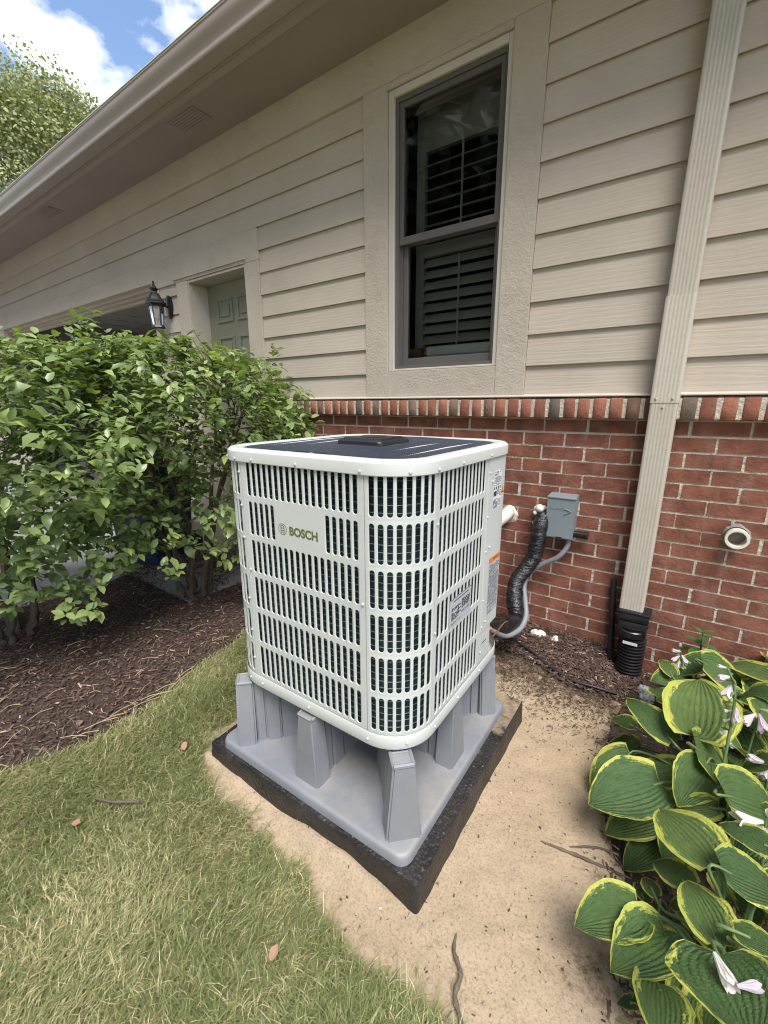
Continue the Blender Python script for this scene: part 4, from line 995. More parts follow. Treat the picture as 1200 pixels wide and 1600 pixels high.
fanp.lathe([(.06, -.03), (.07, 0), (.06, .02)], (0, 0, capz - .075), 20); fanp.build('fan', M['motor'], ac)
mc = [[(x * s_, y * s_, z) for x, y in rrect(.088, .088, .018, 4)] for s_, z in ((1.0, gz + .005), (1.0, gz + .015), (.975, gz + .019), (.82, gz + .026), (.78, gz + .027))]
loft(mc).build('motor_cover', M['motor'], ac, 35)
b = MB(); b.lathe([(.04, 0), (.042, .0015), (.035, .0025)], (0, 0, gz + .027), 24); b.build('motor_boss', M['motor'], ac, 40)
# screws
bs = MB(); bs.lathe([(.0048, 0), (.0048, .0010), (.0032, .0012), (.0030, .0034), (.001, .0038)], (0, 0, 0), 8); sme = bs.mesh('screw', M['cap'], 40)
def screw(s, z, off=.001):
    x, y, nx, ny = per(s, off); o = link('screw', sme, ac); o.matrix_basis = frame_mtx((x, y, z), (-ny, nx, 0), (0, 0, 1)); return o
for s in (.06, LF * .52, LF - .006, LF + ARC * .55, LF + ARC - .008, SEG + .13, SEG + .33, 4 * SEG - .09, 4 * SEG - .012): screw(s, ZT - .002, .0078)
for s in (.03, .235, LF + .004, LF + ARC * .55, SEG + .01, SEG + .16, SEG + .33, 4 * SEG - .03): screw(s, .008, .0060)
for z in (.40,): screw(.012, z); screw(LF - .008, z)
for z in (.30, .60): screw(SEG + .004, z)
for z in (.685, .545, .43, .26, .165, .07): screw(SEG + .340, z, .0008)
for z in (.655, .44, .175): screw(SEG + .366, z, .0020)
for z in (.70, .60, .50, .30, .19, .09): screw(4 * SEG - .006, z)
# emblem and name on the blank plate of the front panel
yl = -HS - .0003
b = MB(); n = 28
def ring(cx, cz, ro, ri, a0=0, a1=2 * PI, n=28):
    full = a1 - a0 > 6.28; m_ = n if full else n + 1
    vs = [(cx + r_ * math.cos(a0 + (a1 - a0) * k / n), yl, cz + r_ * math.sin(a0 + (a1 - a0) * k / n)) for k in range(m_) for r_ in (ro, ri)]
    b.add(vs, [(2 * k, 2 * ((k + 1) % m_), 2 * ((k + 1) % m_) + 1, 2 * k + 1) for k in range(n)])
ex, ez = -.062, .552
ring(ex, ez, .0165, .0148); ring(ex, ez, .0118, .0098, R(48), R(132), 10); ring(ex, ez, .0118, .0098, R(228), R(312), 10)
for s in (-1, 1):
    b.add([(ex + s * .0062 - .0015, yl, ez - .0092), (ex + s * .0062 + .0015, yl, ez - .0092), (ex + s * .0062 + .0015, yl, ez + .0092), (ex + s * .0062 - .0015, yl, ez + .0092)], [(0, 1, 2, 3)])
for dz in (-.0036, .0036): b.add([(ex - .0062, yl, ez + dz - .001), (ex + .0062, yl, ez + dz - .001), (ex + .0062, yl, ez + dz + .001), (ex - .0062, yl, ez + dz + .001)], [(0, 1, 2, 3)])
o = b.build('emblem', M['logogrey'], front)
text_mesh('lettering', 'BOSCH', .0335, M['logo'], front, frame_mtx((-.036, -HS - .0004, .5405), (1, 0, 0), (0, 0, 1)), .0002, .0011, .98)
# printed labels on the side: paper, and dark rows of print on it
def label(name, par, s0, s1, z0, z1, off, paper, draw, flat_=False):
    b = MB()
    per = (lambda t, o_: (HS + o_, t - SEG - .2255, 0, 0)) if flat_ else globals()['per']
    def q(u0, u1, v0, v1, mi, lift):
        pts = []
        nn = 4 if mi == 0 else 1
        for k in range(nn):
            a, c = u0 + (u1 - u0) * k / nn, u0 + (u1 - u0) * (k + 1) / nn
            S_ = [s0 + (s1 - s0) * t for t in (a, c)]
            p = [per(t, off + lift) for t in S_]; za, zb_ = z0 + (z1 - z0) * v0, z0 + (z1 - z0) * v1
            b.add([(p[0][0], p[0][1], za), (p[1][0], p[1][1], za), (p[1][0], p[1][1], zb_), (p[0][0], p[0][1], zb_)], [(0, 1, 2, 3)], mi)
    q(0, 1, 0, 1, 0, 0); draw(q); return b.build(name, [paper, M['print'], M['orange'], M['sticker'], M['amber']], par)
rl = random.Random(5)
def words(q, u0, u1, v0, v1, rows, fill=.62, mi=1):
    h = (v1 - v0) / rows
    for r_ in range(rows):
        u = u0
        while u < u1 - .02:
            w_ = rl.uniform(.04, .16); e_ = min(u1, u + w_)
            if rl.random() < .9: q(u, e_, v0 + r_ * h, v0 + r_ * h + h * fill, mi, .0003)
            u = e_ + .03
def dA(q):
    words(q, .70, .98, .93, .99, 2, .7); words(q, .06, .60, .86, .97, 5, .55); words(q, .06, .95, .60, .84, 12, .5)
    for k in range(4): q(.08 + .23 * k, .20 + .23 * k, .50, .57, 1, .0003)
    q(.05, .42, .33, .46, 1, .0003); words(q, .48, .70, .36, .50, 6, .6); words(q, .76, .96, .28, .46, 7, .6); words(q, .05, .55, .02, .26, 9, .75); words(q, .6, .95, .05, .24, 8, .5)
label('data_label', ctl, SEG + .2255 + .150, SEG + .2255 + .221, .562, .687, .0019, M['sticker'], dA, True)
def dT(q):
    for k in range(8): q(.06 * k, 1 - .06 * k, k / 8, (k + 1) / 8, 4 if 1 <= k <= 6 else 1, .0003)
    q(.44, .56, .25, .62, 1, .0006)
label('warning_triangle', ctl, SEG + .2255 + .2235, SEG + .2255 + .2455, .606, .634, .0019, M['acwhite'], dT, True)
def dO(q):
    q(0, 1, .915, 1, 2, .0003); words(q, .40, .85, .935, .975, 2, .7); words(q, .05, .97, .14, .89, 30, .5); words(q, .05, .97, .0805, .125, 2, .4); q(.08, .5, .03, .05, 1, .0003)
label('caution_label', ctl, SEG + .2255 + .150, SEG + .2255 + .2455, .188, .395, .0019, M['stickergrey'], dO, True)
def dC(q):
    q(.0, 1, .965, .985, 1, .0003); q(.18, .88, .85, .885, 1, .0003)
    words(q, .10, .42, .22, .66, 9, .8); q(.40, .43, .30, .66, 1, .0003)
    for k in range(3): q(.43, .52, .33 + .13 * k, .37 + .13 * k, 1, .0003)
    words(q, .56, .95, .40, .74, 8, .8); words(q, .56, .95, .24, .33, 2, .5); words(q, .08, .5, .06, .14, 2, .5)
label('energy_label', side, SEG + .2255 - .139, SEG + .2255 + .007, .272, .358, .0016, M['stickergrey'], dC)
def dS(q): q(.05, .92, .35, .75, 1, .0003)
label('small_label', ac, SEG + .2255 + .122, SEG + .2255 + .168, .092, .104, .0014, M['sticker'], dS)
# valves in the recess
for z, dx in ((.06, .0), (.105, .03)):
    b = MB(); x, y = .30 - dx, .285 + dx * .3
    b.tube([(x - .06, y - .06, z), (x, y, z), (x + .02, y + .02, z)], .011, 10); b.tube([(x, y, z), (x, y, z + .03)], .009, 8); b.build('service_valve', M['copper'], ac, 40)
b = MB(); b.lathe([(.0, .012), (.010, .010), (.0115, .0), (.0115, -.012)], (.336, .214, .020), 12, cap=False); b.build('valve_cap', M['red'], ac, 40)

# ------------------------------------------------------------------ bin on the driveway
bn = empty('recycling_bin', (-3.62, -.55, -.012), R(20)); tag(bn, 'blue plastic bin on the driveway, seen through the shrub stems', 'recycling bin')
loft([[(x * s_, y * s_, z) for x, y in rrect(.23, .26, .04, 4)] for s_, z in ((.80, .03), (.82, .06), (1.0, .78), (1.06, .785), (1.06, .82), (1.0, .82))]).build('body', M['binblue'], bn, 40)
loft([[(x * s_, y * s_, z) for x, y in rrect(.25, .28, .04, 4)] for s_, z in ((1.0, .821), (1.02, .84), (.9, .875), (.4, .885))]).build('lid', M['binblue'], bn, 40)
for s in (-1, 1):
    b = MB(); b.lathe([(.02, -.02), (.09, -.025), (.10, -.015), (.10, .015), (.09, .025), (.02, .02)], (s * .19, .22, .10), 18, axis='X'); b.build('wheel', M['rubber'], bn, 40)
b = MB(); b.tube([(-.18, .30, .80), (-.18, .34, .84), (.18, .34, .84), (.18, .30, .80)], .014, 8); b.build('handle', M['binblue'], bn, 40)
cl = MB(); cl.box(-1.43, -.96, .103, .143, 1.4605, 1.545, b=.012); cl.box(-1.40, -.97, .105, .140, 1.5455, 1.600, b=.012)  # plain pale blocks forming a strip at the foot of the sash
tag(cl.build('pale_blocks', M['paleblock'], None, 40), 'pale stacked blocks inside at the foot of the window', 'cloth')
bxo = MB(); bxo.box(-1.53, -1.435, .103, .142, 1.4605, 1.595, b=.003)
tag(bxo.build('small_box', M['boxred'], None), 'red brown box inside at the foot of the window beside the pale blocks', 'box')

# ------------------------------------------------------------------ leaves in bulk
LT = np.array([[0, 0, 0], [.28, .40, .05], [.30, 0, -.02], [.28, -.40, .05], [.66, .38, .03], [.66, 0, -.05], [.66, -.38, .03], [1, 0, -.14]])
LQ = np.array([[0, 2, 1, 1], [0, 3, 2, 2], [1, 2, 5, 4], [2, 3, 6, 5], [4, 5, 7, 7], [5, 6, 7, 7]])
LTRI = np.array([[0, 2, 1], [0, 3, 2], [1, 2, 5], [1, 5, 4], [2, 3, 6], [2, 6, 5], [4, 5, 7], [5, 6, 7]])
def orth(X, Nn):
    X = X / np.linalg.norm(X, axis=1, keepdims=True); Y = np.cross(Nn, X); Y /= np.linalg.norm(Y, axis=1, keepdims=True) + 1e-9
    return X, Y, np.cross(X, Y)
def leafcloud(name, P, X, Nn, L, Wd, tint, mat, T=LT, TR=LTRI):
    X, Y, Z = orth(X, Nn); n, k = len(P), len(T)
    V = P[:, None, :] + (T[None, :, 0:1] * L[:, None, None]) * X[:, None, :] + (T[None, :, 1:2] * Wd[:, None, None]) * Y[:, None, :] + (T[None, :, 2:3] * L[:, None, None]) * Z[:, None, :]
    F = (np.arange(n)[:, None, None] * k + TR[None]).reshape(-1, 3)
    return npmesh(name, V.reshape(-1, 3), F, mat, {'tint': np.repeat(tint, k)})
unit = lambda A: A / (np.linalg.norm(A, axis=-1, keepdims=True) + 1e-9)
lm = []
for k in range(5):
    T = LT.copy(); r_ = np.random.default_rng(k); T[:, 2] += r_.normal(0, .02, 8); T[7, 2] -= .06 * k; T[:, 1] *= .62 + .04 * k
    me = npmesh('leaf', T, LTRI, M['bushleaf1']); lm.append(me)

def shrub(name, cen, rad, ztop, zbot, label, nclus, seed, stems, parts=300, ex=None, tintbias=0.0):
    r = np.random.default_rng(seed); root = empty(name, (cen[0], cen[1], 0)); tag(root, label, 'shrub')
    # cluster spots: mostly near the shell of a vase-shaped crown
    n = nclus * 5; th = r.uniform(0, 2 * PI, n); z = zbot + (ztop - zbot) * r.beta(1.9, 1.05, n)
    u = (z - zbot) / (ztop - zbot); lump = .12 * np.sin(3 * th + 5 * z + seed) + .09 * np.sin(7 * th - 6 * z) + .05 * np.sin(13 * th + 11 * z)
    env = rad * (.50 + .5 * np.clip(u / .5, 0, 1) ** .8) * np.sqrt(np.clip(1 - np.clip((u - .72) / .30, 0, 1) ** 2.2, .02, 1)) * (1 + lump)
    f = np.where(r.random(n) < .80, r.uniform(.84, 1.03, n), r.uniform(.25, .84, n))
    Pc = np.stack([cen[0] + env * f * np.cos(th) * 1.0, cen[1] + env * f * np.sin(th) * 1.12, z + .02 * r.normal(size=n)], 1)
    # gaps lower down, so that stems and what is behind show through
    gap = vnoise(np.stack([th * 1.5 * rad + 9, z * 2.6 + 7], 1), 2.0, seed + 3)
    keep = (r.random(n) < np.clip(.38 + .85 * u + .60 * gap, .0, 1)) & (gap > -.62 + .75 * np.clip(.55 - u, 0, 1))
    Pc = Pc[keep][:nclus]; fk = f[keep][:nclus]; u = u[keep][:nclus]
    if ex is not None: Pc = np.concatenate([Pc, ex]); fk = np.concatenate([fk, np.ones(len(ex))]); u = np.concatenate([u, np.ones(len(ex)) * .9])
    # wall and unit keep their room
    ok = (Pc[:, 1] < -.07) & ~((Pc[:, 0] > -1.36) & (Pc[:, 1] < -.62)); Pc, fk, u = Pc[ok], fk[ok], u[ok]
    outw = unit(np.stack([Pc[:, 0] - cen[0], Pc[:, 1] - cen[1], .25 + 1.5 * u * (Pc[:, 2] - .6)], 1))
    D = unit(outw * .8 + np.array([0, 0, .55]) + r.normal(0, .32, (len(Pc), 3)))
    nl = r.integers(7, 12, len(Pc)); ci = np.repeat(np.arange(len(Pc)), nl); m = len(ci)
    al = r.uniform(-.10, .015, m); ph = r.uniform(0, 2 * PI, m)
    A = unit(np.cross(D, np.array([.3, .2, .9]))); B = np.cross(D, A)
    radial = A[ci] * np.cos(ph)[:, None] + B[ci] * np.sin(ph)[:, None]
    P = Pc[ci] + D[ci] * al[:, None] + radial * .006
    X = unit(D[ci] * r.uniform(.05, .75, m)[:, None] + radial * .9 + np.array([0, 0, -.16]) + r.normal(0, .12, (m, 3)))
    Nn = unit(D[ci] * .8 + np.array([0, 0, .55]) + r.normal(0, .25, (m, 3)))
    L = r.uniform(.042, .074, m) * (.82 + .36 * (r.random(m) < .3)); Wd = L * r.uniform(.52, .70, m)
    young = (r.random(len(Pc)) < .10)[ci]; L = np.where(young, L * .72, L)
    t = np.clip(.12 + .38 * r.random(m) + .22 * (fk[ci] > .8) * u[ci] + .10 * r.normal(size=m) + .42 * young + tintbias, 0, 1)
    P0 = np.array([cen[0], cen[1], 0])
    # the leaves nearest the viewer are objects of their own
    v = P - CAM; dist = np.linalg.norm(v, axis=1)
    fc = np.stack([v @ np.array(rt), v @ np.array(up), v @ np.array(fwd)], 1); sx, sy = fc[:, 0] / fc[:, 2] * 677 + 600, 800 - fc[:, 1] / fc[:, 2] * 677
    depth = dist - np.linalg.norm(P0[:2] - CAM[:2]); good = (fc[:, 2] > .2) & (sx > 5) & (sx < 560) & (sy > 380) & (fk[ci] > .8)
    order = np.argsort(np.where(good, dist / L, 1e6)); pick = order[:parts]; rest = np.ones(m, bool); rest[pick] = False
    Xo, Yo, Zo = orth(X, Nn)
    for i in pick:
        o = link('leaf', lm[int(r.integers(5))], root); s_ = L[i]
        mm = Matrix(((Xo[i][0], Yo[i][0], Zo[i][0]), (Xo[i][1], Yo[i][1], Zo[i][1]), (Xo[i][2], Yo[i][2], Zo[i][2]))).to_4x4()
        mm = mm @ Matrix.Diagonal((s_, Wd[i] * 1.45, s_, 1)); mm.translation = Vector(P[i] - P0); o.matrix_basis = mm
    me = leafcloud('foliage', (P - P0)[rest], X[rest], Nn[rest], L[rest], Wd[rest], t[rest], M['bushleaf']); o = link('foliage', me, root); o['kind'] = 'stuff'
    # stems: several from the base, forking towards the clusters
    rr_ = random.Random(seed); tips = Pc.copy(); nodes = []
    for s in range(stems):
        a = 2 * PI * s / stems + rr_.uniform(-.3, .3); q = MB(); bx_, by_ = .07 * math.cos(a), .07 * math.sin(a)
        R1 = rad * rr_.uniform(.45, .75); zt = ztop * rr_.uniform(.66, .85)
        pth = bez([(bx_, by_, -.03), (bx_ * 1.6, by_ * 1.6, .12), (R1 * .45 * math.cos(a + .2) , R1 * .45 * math.sin(a + .2), zt * .45), (R1 * math.cos(a), R1 * math.sin(a), zt)], 7)
        pth = [p + Vector((rr_.uniform(-.012, .012), rr_.uniform(-.012, .012), 0)) for p in pth]
        q.tube(pth, [.022 - .014 * i / (len(pth) - 1) for i in range(len(pth))], 7); q.build('stem', M['bark'], root, 60); nodes += pth[6:]
    nd = np.array([tuple(p) for p in nodes]) + P0
    tw = MB(); sel = r.permutation(len(Pc))[:430]
    for i in sel:
        d_ = np.linalg.norm(nd - Pc[i] - np.array([0, 0, -.12]), axis=1)
        if d_.min() > .30: continue
        p = Vector(nd[int(np.argmin(d_))]) - Vector(P0); e_ = Vector(Pc[i] + D[i] * .02) - Vector(P0)
        mid = (p + e_) / 2 + Vector((rr_.uniform(-.04, .04), rr_.uniform(-.04, .04), rr_.uniform(-.05, .02)))
        tw.tube([p, mid, e_], [.0052, .0036, .0018], 4, cap=False)
    o = tw.build('twigs', M['twig'], root, 60); o['kind'] = 'stuff'
    return root
r_ = np.random.default_rng(5)
ex1 = np.array([(-2.42, -1.34, 1.69), (-2.42, -1.33, 1.62), (-2.50, -1.24, 1.70), (-2.50, -1.20, 1.62), (-2.5, -1.05, 1.66), (-2.55, -1.55, 1.60), (-2.4, -1.45, 1.58), (-2.35, -1.25, 1.56)] + [(-2.30 + r_.normal(0, .12), -1.62 + r_.normal(0, .13), .52 + r_.normal(0, .12)) for _ in range(34)] + [(-2.30 + r_.normal(0, .10), -1.25 + r_.normal(0, .12), .62 + r_.normal(0, .12)) for _ in range(24)] + [(-2.45 + r_.normal(0, .13), -1.85 + r_.normal(0, .14), .66 + r_.normal(0, .12)) for _ in range(34)] + [(-2.45 + r_.normal(0, .1), -1.45 + r_.normal(0, .16), .72 + r_.normal(0, .12)) for _ in range(26)])
ex2 = np.array([(-2.08 + r_.normal(0, .08), -.30 + r_.normal(0, .07), 1.22 + r_.normal(0, .09)) for _ in range(26)] + [(-2.28 + r_.normal(0, .05), -.33, 1.50 + .05 * k) for k in range(4)] + [(-2.1 + r_.normal(0, .06), -.92 + r_.normal(0, .1), .62 + r_.normal(0, .14)) for _ in range(20)] + [(-2.0, -.24, .93), (-2.04, -.26, .97), (-2.08, -.28, .92)])
shrub('shrub', (-2.95, -1.72), .86, 1.60, .36, 'large green leafy shrub with bare lower stems, nearest the lawn', 1250, 21, 8, 300, ex1, .06)
shrub('shrub', (-2.66, -.80), .72, 1.62, .34, 'dense green shrub reaching the brick wall beside the white unit', 1150, 33, 8, 300, ex2, .0)

# ------------------------------------------------------------------ trees
def tree(cen, hgt, rad, ntri, label, seed, leaf=.17, zc=.62, mat='treeleaf'):
    r = np.random.default_rng(seed); root = empty('tree', (cen[0], cen[1], -.08)); tag(root, label, 'tree', 'broadleaf trees')
    b = MB(); b.tube([(0, 0, -.2), (.05, .0, hgt * .2), (.2, .1, hgt * .45), (.1, .2, hgt * .75)], [.42, .34, .25, .09], 10); b.build('trunk', M['bark'], root, 60)
    b = MB()
    for k in range(9):
        a = k * 2.4; z0 = hgt * (.22 + .05 * k); R_ = rad * (.85 - .05 * k)
        b.tube(bez([(.1, .05, z0), (R_ * .4 * math.cos(a), R_ * .4 * math.sin(a), z0 + hgt * .1), (R_ * math.cos(a), R_ * math.sin(a), z0 + hgt * .16)], 5), [.15 - .011 * i for i in range(11)], 6)
    b.build('limbs', M['bark'], root, 60)
    nc = 620 if ntri > 1e5 else 340; d = unit(r.normal(size=(nc, 3))); d[:, 2] = np.where(d[:, 2] < -.45, -d[:, 2], d[:, 2])
    f = r.uniform(.72 if ntri > 1e5 else .55, 1.0, nc) ** .6; C = d * f[:, None] * np.array([rad, rad, hgt * (1 - zc)]) * (1 + .12 * np.sin(d[:, :1] * 6 + seed)) + np.array([0, 0, hgt * zc])
    cs_ = r.uniform(.7, 1.15, nc) * rad * .17; ci = r.integers(0, nc, ntri); q = unit(r.normal(size=(ntri, 3)))
    P = C[ci] + q * (r.uniform(.1, 1, ntri) ** .7 * cs_[ci])[:, None] * np.array([1, 1, .75])
    X = unit(q * .6 + r.normal(0, .6, (ntri, 3)) + np.array([0, 0, -.3])); Nn = unit(q + np.array([0, 0, .6]) + r.normal(0, .35, (ntri, 3)))
    L = r.uniform(.7, 1.3, ntri) * leaf; t = np.clip(.2 + .5 * r.random(ntri) + .15 * r.normal(size=nc)[ci], 0, 1)
    T = np.array([[0, 0, 0], [.5, .42, .06], [.5, -.42, .06], [1, 0, -.1]]); TR = np.array([[0, 2, 1], [1, 2, 3]])
    link('crown', leafcloud('crown', P, X, Nn, L, L, t, M[mat], T, TR), root)
tree((-22.5, 5.2), 12.0, 6.3, 210000, 'tall sunlit tree rising beyond the gutter against the sky', 3, .10, .60)
tree((-11, -14), 18, 7.5, 98000, 'broad tree on the far side of the drive, mirrored in the window', 5, .40, .42, 'treedark')
tree((-2.5, -19), 19, 8, 98000, 'tall tree across the lawn, mirrored in the window', 8, .40, .42, 'treedark')

# ------------------------------------------------------------------ grass, chips and litter
LAWN = np.array([(-2.0, -.75), (-1.30, -.85), (-1.30, -1.55), (-.2, -1.60), (.1, -2.3), (-.3, -3.0), (-2.1, -3.0)])
def scatter(poly, n, seed, grow=0.0, probs=None):
    r = np.random.default_rng(seed); P = np.asarray(poly); x0, y0 = P.min(0) - .1; x1, y1 = P.max(0) + .1; out = []
    got = 0
    while got < n:
        Q = np.stack([r.uniform(x0, x1, n), r.uniform(y0, y1, n)], 1); d = polydist(Q, P) + grow + .022 * vnoise(Q, 12, 1) + .012 * vnoise(Q, 30, 2)
        k = d > r.exponential(.006, n)
        if probs is not None: k &= r.random(n) < probs(Q)
        out.append(Q[k]); got += k.sum()
    return np.concatenate(out)[:n]
def gprob(Q):
    s = polydist(Q, SAND) + .026 * vnoise(Q, 9, 21) + .018 * vnoise(Q, 24, 22); mu = polydist(Q, MULCH) + .02 * vnoise(Q, 16, 23)
    p = np.clip((.004 - s) / .028, 0, 1) * np.clip((.010 - mu) / .04, 0, 1)
    p = np.maximum(p, .010 * (s < .09)); bald = np.clip(.95 + .5 * vnoise(Q, 6, 24), .45, 1)
    padq = np.abs(Q[:, 0] + .875) < .46
    return p * bald * ~(padq & (Q[:, 1] > -1.60))
NB = 150000
r = np.random.default_rng(77)
Q = scatter([(-2.05, -.60), (-1.25, -.6), (-1.25, -1.5), (-.1, -1.5), (.1, -2.5), (-.4, -2.9), (-2.1, -2.9)], NB, 12, 0, gprob)
patch = .5 + .5 * (.6 * vnoise(Q, 3.2, 31) + .4 * vnoise(Q, 9, 32))
hgt = r.uniform(.016, .044, NB) * (.75 + .5 * patch); wd = r.uniform(.0006, .0013, NB)
dirn = r.normal(0, 1, (NB, 2)) * .75 + np.stack([.55 + .6 * vnoise(Q, 4, 33), .35 + .6 * vnoise(Q, 4, 34)], 1); dirn = dirn / (np.linalg.norm(dirn, axis=1, keepdims=True) + 1e-6)
lean = r.uniform(.5, 1.5, NB) * hgt; side = np.stack([-dirn[:, 1], dirn[:, 0]], 1)
dry = np.clip(.36 + .34 * vnoise(Q, 2.6, 35) + .30 * vnoise(Q, 7, 36) + .55 * np.exp(-(np.hypot(Q[:, 0] + 1.74, Q[:, 1] + 1.66) / .12) ** 2), 0, 1)
tint = np.where(r.random(NB) < dry * .60, r.uniform(.62, 1, NB), np.clip(r.normal(.30, .15, NB), 0, .6))
def blade(fr, wf):
    c = Q + dirn * (lean * fr ** 1.7)[:, None]; z = hgt * (fr - .30 * fr ** 3); w_ = (wd * wf)[:, None] * side
    return np.concatenate([c - w_, (z)[:, None]], 1), np.concatenate([c + w_, (z + 0)[:, None]], 1)
a0, a1 = blade(0, 1.0); b0, b1 = blade(.55, .85); c0, c1 = blade(1, .05)
a0[:, 2] -= .006; a1[:, 2] -= .006
V = np.stack([a0, a1, b0, b1, (c0 + c1) / 2], 1).reshape(-1, 3); base = np.arange(NB)[:, None, None] * 5
F = (base + np.array([[0, 1, 3], [0, 3, 2], [2, 3, 4]])[None]).reshape(-1, 3)
tag(link('grass', npmesh('grass', V, F, M['grass'], {'tint': np.repeat(tint, 5)})), kind='stuff')
# chips: thin tapered slivers of bark
CT = np.array([[-.5, -.42, 0], [-.5, .30, 0], [.5, -.25, 0], [.48, .38, 0], [-.44, -.36, 1], [-.46, .24, .8], [.42, -.2, .85], [.40, .32, 1]])
CF = np.array([[4, 6, 7], [4, 7, 5], [0, 2, 6], [0, 6, 4], [2, 3, 7], [2, 7, 6], [3, 1, 5], [3, 5, 7], [1, 0, 4], [1, 4, 5]])
def chips(name, Q, zf, seed, lmin=.010, lmax=.042, mat=None, tfn=None, tilt=.4, thick=.0022, aspect=(.14, .42)):
    r = np.random.default_rng(seed); n = len(Q); L = r.uniform(lmin, lmax, n) * r.uniform(.6, 1, n); Wd = np.minimum(L * r.uniform(*aspect, n), .012); th = r.uniform(0, 2 * PI, n)
    X = unit(np.stack([np.cos(th), np.sin(th), r.normal(0, tilt * .5, n)], 1)); Nn = unit(np.stack([r.normal(0, tilt, n), r.normal(0, tilt, n), np.ones(n)], 1)); X, Y, Z = orth(X, Nn)
    P = np.concatenate([Q, (zf(Q) + r.uniform(0, .012, n) * (tilt > .2))[:, None]], 1)
    V = P[:, None] + CT[None, :, 0:1] * L[:, None, None] * X[:, None] + CT[None, :, 1:2] * Wd[:, None, None] * Y[:, None] + CT[None, :, 2:3] * thick * Z[:, None]
    F = (np.arange(n)[:, None, None] * 8 + CF[None]).reshape(-1, 3); t = tfn(r, n) if tfn else np.clip(r.beta(1.6, 2.6, n) + .45 * (r.random(n) < .05), 0, 1)
    return tag(link(name, npmesh(name, V.reshape(-1, 3), F, mat or M['chip'], {'tint': np.repeat(t, 8)})), kind='stuff')
zmb = lambda Q: .008 + .012 * vnoise(Q, 5, 8)
chips('mulch', scatter([p for p in MULCH], 30000, 41, .012), zmb, 42, .010, .040)
zwb = lambda Q: .012 + wallrise(Q) + .004 * vnoise(Q, 9, 8)
chips('mulch', scatter([(-1.3, .01), (-1.3, -.2)] + WMULCH[3:], 5200, 43, .01), zwb, 44, .010, .038)
zs = lambda Q: .0015 + sandz(Q)
pr = lambda Q: np.clip((Q[:, 1] + .86) / .5, 0, 1) ** 2.0
pebf = lambda r, n: np.clip(r.beta(1.5, 1.5, n), 0, 1)
chips('pebbles', scatter(SAND, 300, 61, -.02), zs, 62, .003, .010, M['litter'], lambda r, n: np.clip(r.uniform(.45, 1.0, n), 0, 1), .15, .006, (.6, .95))
chips('soil_litter', scatter([(-.72, -.25), (-.14, -.3), (-.12, -.95), (-.40, -1.0)], 3200, 45, 0, pr), zs, 46, .004, .020, M['litter'], lambda r, n: np.clip(r.beta(1.2, 2.6, n), 0, 1), .25, .0015, (.12, .3))
chips('sand_litter', scatter(SAND, 1500, 47, -.02, lambda Q: np.clip(.25 + .75 * soilmask(Q) * 2, .1, 1)), zs, 48, .002, .009, M['litter'], lambda r, n: np.clip(r.beta(1.3, 1.5, n), 0, 1), .2, .0015, (.2, .7))
chips('mulch', scatter(HBED, 6500, 49, .01, lambda Q: (Q[:, 0] < .7).astype(float)), lambda Q: wallrise(Q) + .008 * vnoise(Q, 6, 8), 50, .008, .03)
# straw strands on the mulch
st = MB(); rs_ = random.Random(9)
Qs = scatter([(-1.95, -.9), (-1.80, -1.5), (-1.85, -2.1), (-2.2, -2.6), (-2.9, -2.4), (-2.5, -1.2)], 70, 51)
for x, y in Qs:
    a = rs_.uniform(0, PI); l = rs_.uniform(.03, .10); z = .026
    st.tube([(x, y, z), (x + l * .5 * math.cos(a) + rs_.uniform(-.008, .008), y + l * .5 * math.sin(a), z + .006), (x + l * math.cos(a), y + l * math.sin(a), z)], .0011, 4, cap=False)
for k in range(10):
    t = k / 9; x, y = -1.80 - .02 * t + rs_.uniform(-.02, .02), -1.42 - .42 * t; a = rs_.uniform(1.1, 1.9); l = rs_.uniform(.08, .16)
    st.tube([(x, y, .022), (x + l * .5 * math.cos(a), y + l * .5 * math.sin(a), .03), (x + l * math.cos(a), y + l * math.sin(a), .022)], .0015, 4, cap=False)
tag(st.build('straw', M['straw'], None, 60), kind='stuff')
# single fallen things on the lawn and sand
def dry(x, y, z, s, rot, lab, mat='dryleaf'):
    n = 6; b = MB(); vs = []; pr_ = random.Random(int(s * 1e5) + int(rot * 10))
    for i in range(n + 1):
        u = i / n; w_ = math.sin(PI * min(1, u * 1.02)) ** .8 * .32
        for sgn in (-1, 0, 1): vs.append((s * (u - .5), s * w_ * sgn * (1 + pr_.uniform(-.2, .2)), s * (.22 * abs(sgn) * w_ * 2 + .25 * (u - .5) ** 2 + pr_.uniform(0, .05))))
    b.add(vs, [(i * 3 + k, i * 3 + k + 1, i * 3 + k + 4, i * 3 + k + 3) for i in range(n) for k in range(2)])
    o = b.build('dry_leaf', M[mat], None, 60, (x, y, z)); o.rotation_euler = (pr_.uniform(-.3, .3), pr_.uniform(-.3, .3), rot); tag(o, lab, 'leaf', 'fallen leaves on the lawn')
dry(-.633, -1.845, .036, .034, 1.9, 'curled pinkish dry leaf on the grass in front of the black pad')
dry(-1.376, -1.977, .034, .030, .6, 'small reddish dry leaf on the grass near the mulch edge')
dry(-1.396, -1.617, .034, .036, -.5, 'flat tan dry leaf on the grass by the corner of the black pad')
b = MB(); b.tube([(-1.43, -1.905, .030), (-1.36, -1.879, .036), (-1.31, -1.84, .034), (-1.29, -1.83, .038)], .004, 6); tag(b.build('stick', M['root'], None, 60), 'short dark stick lying in the grass', 'stick')
